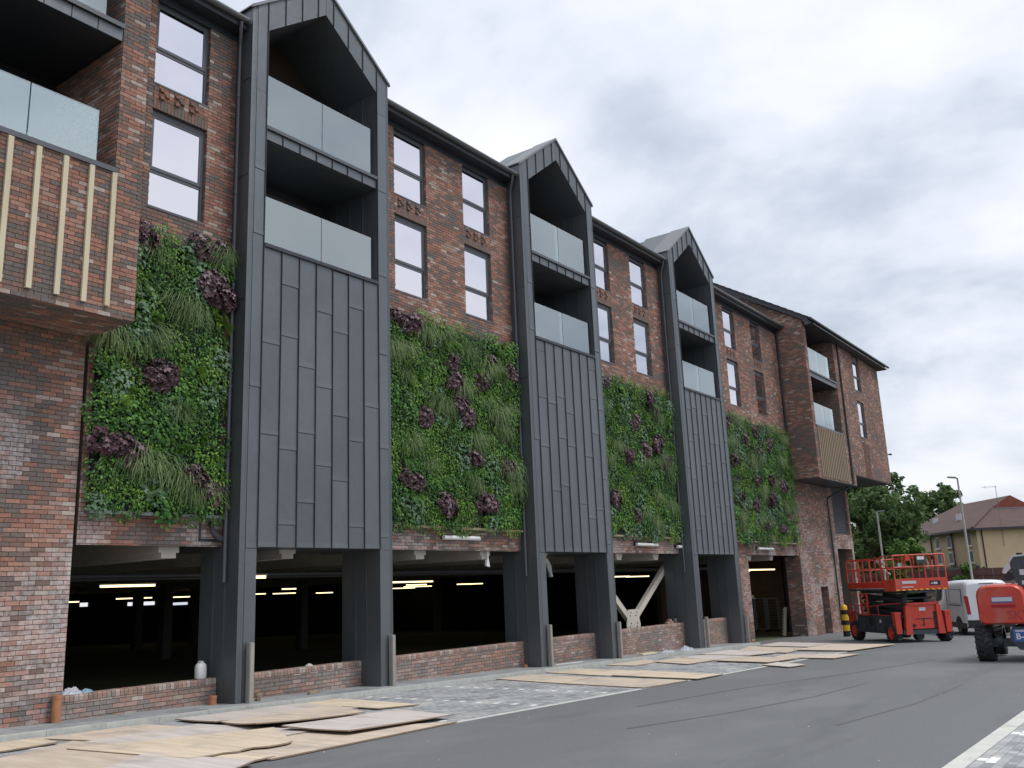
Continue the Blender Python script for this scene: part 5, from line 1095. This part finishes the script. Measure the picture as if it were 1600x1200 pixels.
def lamp_post(x, y, h, lb, armd):
    z = RZ(min(x, 75)); t = thing('street_lamp', lb, 'street lamp', (x, y, z), 0, 'grey street lamps beyond the yard')
    mb = MB(); mb.tube([(0, 0, 0), (0, 0, 1.3), (0, 0, 1.35), (0, 0, h)], [.10, .10, .07, .05], 10); part('pole', mb, 'stainless', t)
    mb = MB(); mb.tube([(0, 0, h-.05), (armd[0]*.3, armd[1]*.3, h+.05)], .035, 6); a = Vector((armd[0], armd[1], 0)); mb.beam((armd[0]*.15, armd[1]*.15, h+.02), (armd[0]*.9, armd[1]*.9, h+.06), .2, .08); part('lantern', mb, 'trim', t)
lamp_post(60.6, -4.1, 8.6, 'tall grey street lamp rising in front of the tan building', (-.42, .5)); lamp_post(63.5, 1.6, 7.2, 'grey street lamp standing against the dark trees', (.4, -.4))

# ------------------------------------------------------------------ boundary wall and fence
bw = thing('boundary_wall', 'dusty brick boundary wall topped by dark red boards behind the yard', 'wall', (66, 0, RZ(66)), world=True)
P0, P1 = Vector((67.2, 8, 0)), Vector((63.0, -22, 0)); d_ = (P1-P0); Ln = d_.length; d_.normalize(); nv = Vector((-d_.y, d_.x, 0))
if nv.x > 0: nv = -nv
mb = MB(); zb = RZ(66)-.1; q = [P0, P1, P1-nv*.25, P0-nv*.25]; mb.prism([(p.x, p.y, zb) for p in q], (0, 0, 1.15-zb)); part('brick_base', mb, 'tan_brick', bw)
mb = MB(); q = [P0+nv*.05, P1+nv*.05, P1-nv*.3, P0-nv*.3]; mb.prism([(p.x, p.y, 1.15) for p in q], (0, 0, .07)); mb.prism([(p.x, p.y, 1.52) for p in q], (0, 0, .05)); part('coping', mb, 'fence_red', bw)
nb = int(Ln/.6)
for i in range(nb):
    a = P0+d_*(i*.6+.01); b = P0+d_*(i*.6+.59); mb = MB(); q = [a, b, b-nv*.04, a-nv*.04]; mb.prism([(p.x, p.y, 1.22) for p in q], (0, 0, .72+R.random()*.02)); part('board', mb, 'fence_red', bw)
mb = MB()
for k in range(26):
    for i in range(int(Ln/.45)):
        a = P0+d_*(i*.45+(k % 2)*.22+.01)+nv*.012; b = a+d_*.42; z = zb+.1+k*.1
        if z < 1.08: mb.face([(a.x, a.y, z), (b.x, b.y, z), (b.x, b.y, z+.085), (a.x, a.y, z+.085)], R.random())
part('brickwork', mb, 'brick_dusty', bw, kind='stuff', recalc=False)

# ------------------------------------------------------------------ tan building beyond
tb = thing('tan_building', 'two-storey tan rendered building with brown hipped roof beyond the boundary wall', 'building', (82, -5, -1.6), world=True)
C0 = Vector((79.0, -1.6, 0)); dr = Vector((.59, -.807, 0)).normalized(); db = Vector((.807, .59, 0)).normalized()   # along the lit face, along the shaded face
zE = 5.05; zG = -1.7; LR, LB = 20., 15.
def PP(a, b, z): p = C0+dr*a+db*b; return (p.x, p.y, z)
mb = MB(); mb.prism([PP(0, 0, zG), PP(LR, 0, zG), PP(LR, LB, zG), PP(0, LB, zG)], (0, 0, zE-zG)); part('wall', mb, 'render_tan', tb)
ap = 7.9; o_ = .5
mb = MB()
e1, e2, e3, e4 = PP(-o_, -o_, zE), PP(LR+o_, -o_, zE), PP(LR+o_, LB+o_, zE), PP(-o_, LB+o_, zE)
# ridge runs back from the lit face; a small hung-tile gablet sits on top of the hip
g1, g2, r1, r2 = PP(3.1, 3.2, 6.75), PP(6.5, 3.2, 6.75), PP(4.8, 3.2, 7.75), PP(4.8, LB-3, 7.75)
e2 = PP(10.2+o_, -o_, zE); e3 = PP(10.2+o_, LB+o_, zE)
for fc in ([e1, e2, g2, g1], [e1, g1, r1, r2, e4], [e2, g2, r1, r2, e3], [e4, r2, e3]): mb.face(fc)
part('roof', mb, 'far_tile', tb, recalc=False)
mb = MB(); mb.face([PP(3.05, 3.15, 6.75), PP(6.55, 3.15, 6.75), PP(4.8, 3.15, 7.77)]); part('gablet', mb, 'red_tile', tb)
mb = MB(); mb.beam(PP(2.95, 3.05, 6.73), PP(6.7, 3.05, 6.73), .08, .1); part('gablet_trim', mb, 'trim', tb)
mb = MB(); mb.beam(PP(-o_, -o_, zE+.05), PP(3.1, 3.2, 6.8), .2, .1); part('hip_tiles', mb, 'far_tile', tb)
mb = MB(); mb.beam(PP(-o_, -o_, zE-.08), PP(10.7, -o_, zE-.08), .14, .16); mb.beam(PP(-o_, -o_, zE-.08), PP(-o_, LB+o_, zE-.08), .14, .16); mb.prism([PP(-o_, -o_, zE-.02), PP(0, 0, zE-.02), PP(0, LB, zE-.02), PP(-o_, LB+o_, zE-.02)], (0, 0, .02)); part('eaves', mb, 'dark_metal', tb)
for bpos in (.9, 4.3, 6.4, 10.6, 13.2):
    for z in (3.75, 2.45):
        mb = MB(); mb.prism([PP(-.03, bpos, z), PP(-.03, bpos+.7, z), PP(-.03, bpos+.7, z+.95), PP(-.03, bpos, z+.95)], tuple(dr*.02)); w_ = part('window', mb, 'white', tb)
        mb = MB(); mb.prism([PP(-.05, bpos+.08, z+.08), PP(-.05, bpos+.62, z+.08), PP(-.05, bpos+.62, z+.87), PP(-.05, bpos+.08, z+.87)], tuple(dr*.02)); part('pane', mb, 'frame', w_)
        mb = MB(); mb.beam(PP(-.08, bpos-.1, z-.05), PP(-.08, bpos+.8, z-.05), .1, .08); part('sill', mb, 'white', w_)
mb = MB()
mb.prism([PP(-.02, .3, 2.05), PP(-1.6, 1.6, 1.55), PP(-1.6, 12, 1.55), PP(-.02, 13, 2.05)], (0, 0, .14)); part('canopy_roof', mb, 'tile', tb)
for bpos in (3.9, 7.8, 11.6): mb = MB(); mb.tube([PP(-.1, bpos, zG), PP(-.1, bpos, zE)], .06, 6); part('downpipe', mb, 'dark_metal', tb)
mb = MB(); mb.tube([PP(.4, -.06, zG), PP(.4, -.06, zE)], .05, 6); mb.tube([PP(3.6, -.06, zG), PP(3.6, -.06, 2.0)], .04, 6); part('downpipe', mb, 'dark_metal', tb)
mb = MB(); mb.tube([PP(2.0, -.1, 3.6), PP(2.0, -.1, 8.3)], .02, 6); mb.beam(PP(.9, -.1, 8.2), PP(2.1, -.1, 8.2), .025); mb.beam(PP(1.2, -.1, 8.08), PP(1.2, -.1, 8.32), .02); part('aerial', mb, 'trim', tb)
for bpos, a, z in ((5.5, 1.5, 6.3), (10.5, 1.8, 6.3)): mb = MB(); mb.box(*[c for p in [PP(a, bpos, z)] for c in (p[0]-.15, p[0]+.15, p[1]-.2, p[1]+.2, p[2]-.3, p[2]+.25)]); part('roof_vent', mb, 'label', tb)

# ------------------------------------------------------------------ trees
def tree(name, label, cat, x, y, z, h, blobs, mat, nleaf, leaf_s, seed, trunk_r=.3, group=None):
    rr = random.Random(seed); t = thing(name, label, cat, (x, y, z), 0, group)
    mb = MB(); mb.tube([(0, 0, 0), (.1, .1, h*.3), (.0, .2, h*.6), (.1, .1, h*.85)], [trunk_r, trunk_r*.75, trunk_r*.45, trunk_r*.15], 8)
    for bx, by, bz, br_ in blobs[:10]: mb.tube([(0, .1, min(bz*.6, h*.45)), (bx*.5, by*.5, bz*.82), (bx*.9, by*.9, bz)], [trunk_r*.35, trunk_r*.22, .04], 6)
    part('trunk', mb, 'bark', t)
    mb = MB(); tot = sum(b[3]**2 for b in blobs)
    for bx, by, bz, br_ in blobs:
        n = int(nleaf*br_*br_/tot); subs = [(rv(rr).normalized()*br_*(.35+.6*rr.random()), br_*(.22+.22*rr.random()), (rr.random()-.5)*.35) for _ in range(14)]
        for i in range(n):
            so, sr, tb_ = subs[rr.randrange(14)]; d = rv(rr).normalized(); p = Vector((bx, by, bz))+so+d*sr*(rr.random()**.35)
            nn = (d+rv(rr)*.5+Vector((0, 0, .3))).normalized(); u = rv(rr); u = (u-nn*u.dot(nn)).normalized(); s = leaf_s*(.6+rr.random()*.8); v = nn.cross(u)
            mb.face([p-u*s, p+v*s*.45, p+u*s, p-v*s*.45], max(0, min(1, .45+tb_+(rr.random()-.5)*.6)))
    part('crown', mb, mat, t, recalc=False); return t
def blobset(n, rx, ry, z0, z1, br_, seed):
    rr = random.Random(seed); o = []
    for i in range(n):
        a = rr.random()*2*PI; q = math.sqrt(rr.random()); hz = rr.random(); k = math.sin(PI*min(1, .18+hz*.75))**.6
        o.append((math.cos(a)*q*rx*k, math.sin(a)*q*ry*k, z0+(z1-z0)*hz, br_*(.7+.5*rr.random())))
    return o
TG = 'trees beyond the yard'
tree('broadleaf_tree', 'tall dark broadleaf tree rising behind the end of the brick block', 'tree', 74, 5.5, -1.6, 11.5, blobset(26, 4.2, 4.0, 2.8, 10.6, 1.5, 3), 'leaf_tree', 15000, .22, 1, .35, TG)
tree('broadleaf_tree', 'broad dark tree joining the tall one on its right side', 'tree', 80, 5.4, -1.6, 9.5, blobset(18, 3.4, 3.0, 2.5, 8.2, 1.4, 5), 'leaf_tree', 10000, .22, 2, .3, TG)
tree('broadleaf_tree', 'dark tree filling the gap under the brick overhang', 'tree', 82, 12.5, -1.6, 11, blobset(20, 5, 4.5, 2, 10, 1.9, 8), 'leaf_tree', 9000, .26, 4, .3, TG)
tree('leafy_bush', 'bright green rounded bush behind the red platform rails', 'bush', 66.5, .9, -1.4, 4.5, blobset(14, 2.4, 1.6, 1.9, 4.9, .85, 11), 'leaf_bush', 9000, .12, 6, .12)
tree('leafy_bush', 'light green shrub beside the end wall doorway', 'bush', 62.5, 4.0, -1.4, 3.6, blobset(10, 1.3, 1.2, .8, 3.9, .6, 13), 'leaf_bush', 6500, .10, 7, .1)
tree('leafy_bush', 'low green shrub trailing over the boundary wall', 'bush', 66.0, -2.9, -1.4, 3.2, blobset(9, .7, 1.4, 2.6, 3.5, .34, 17), 'leaf_bush', 3500, .09, 8, .08)
tree('broadleaf_tree', 'round-headed tree standing above the tan building roof ridge', 'tree', 112, 7.3, -1.6, 13, blobset(16, 3.6, 3.6, 7.5, 12.0, 1.5, 19), 'leaf_tree', 7000, .26, 9, .35, TG)
tree('broadleaf_tree', 'mid green tree between the dark trees and the round-headed one', 'tree', 106, 10.2, -1.6, 10.5, blobset(16, 4.2, 3.6, 4, 9.6, 1.7, 21), 'leaf_bush', 6000, .26, 10, .3, TG)
tree('copper_tree', 'dull copper-leaved tree behind the far end of the brown roof', 'tree', 117, -3.5, -1.6, 11.5, blobset(16, 3, 4.5, 6, 10.6, 1.6, 23), 'leaf_copper', 5000, .28, 11, .3)
tree('broadleaf_tree', 'distant dark tree low behind the tan building', 'tree', 110, 15, -1.6, 10, blobset(16, 5, 5, 3, 8.5, 2.0, 25), 'leaf_tree', 5000, .28, 12, .3, TG)
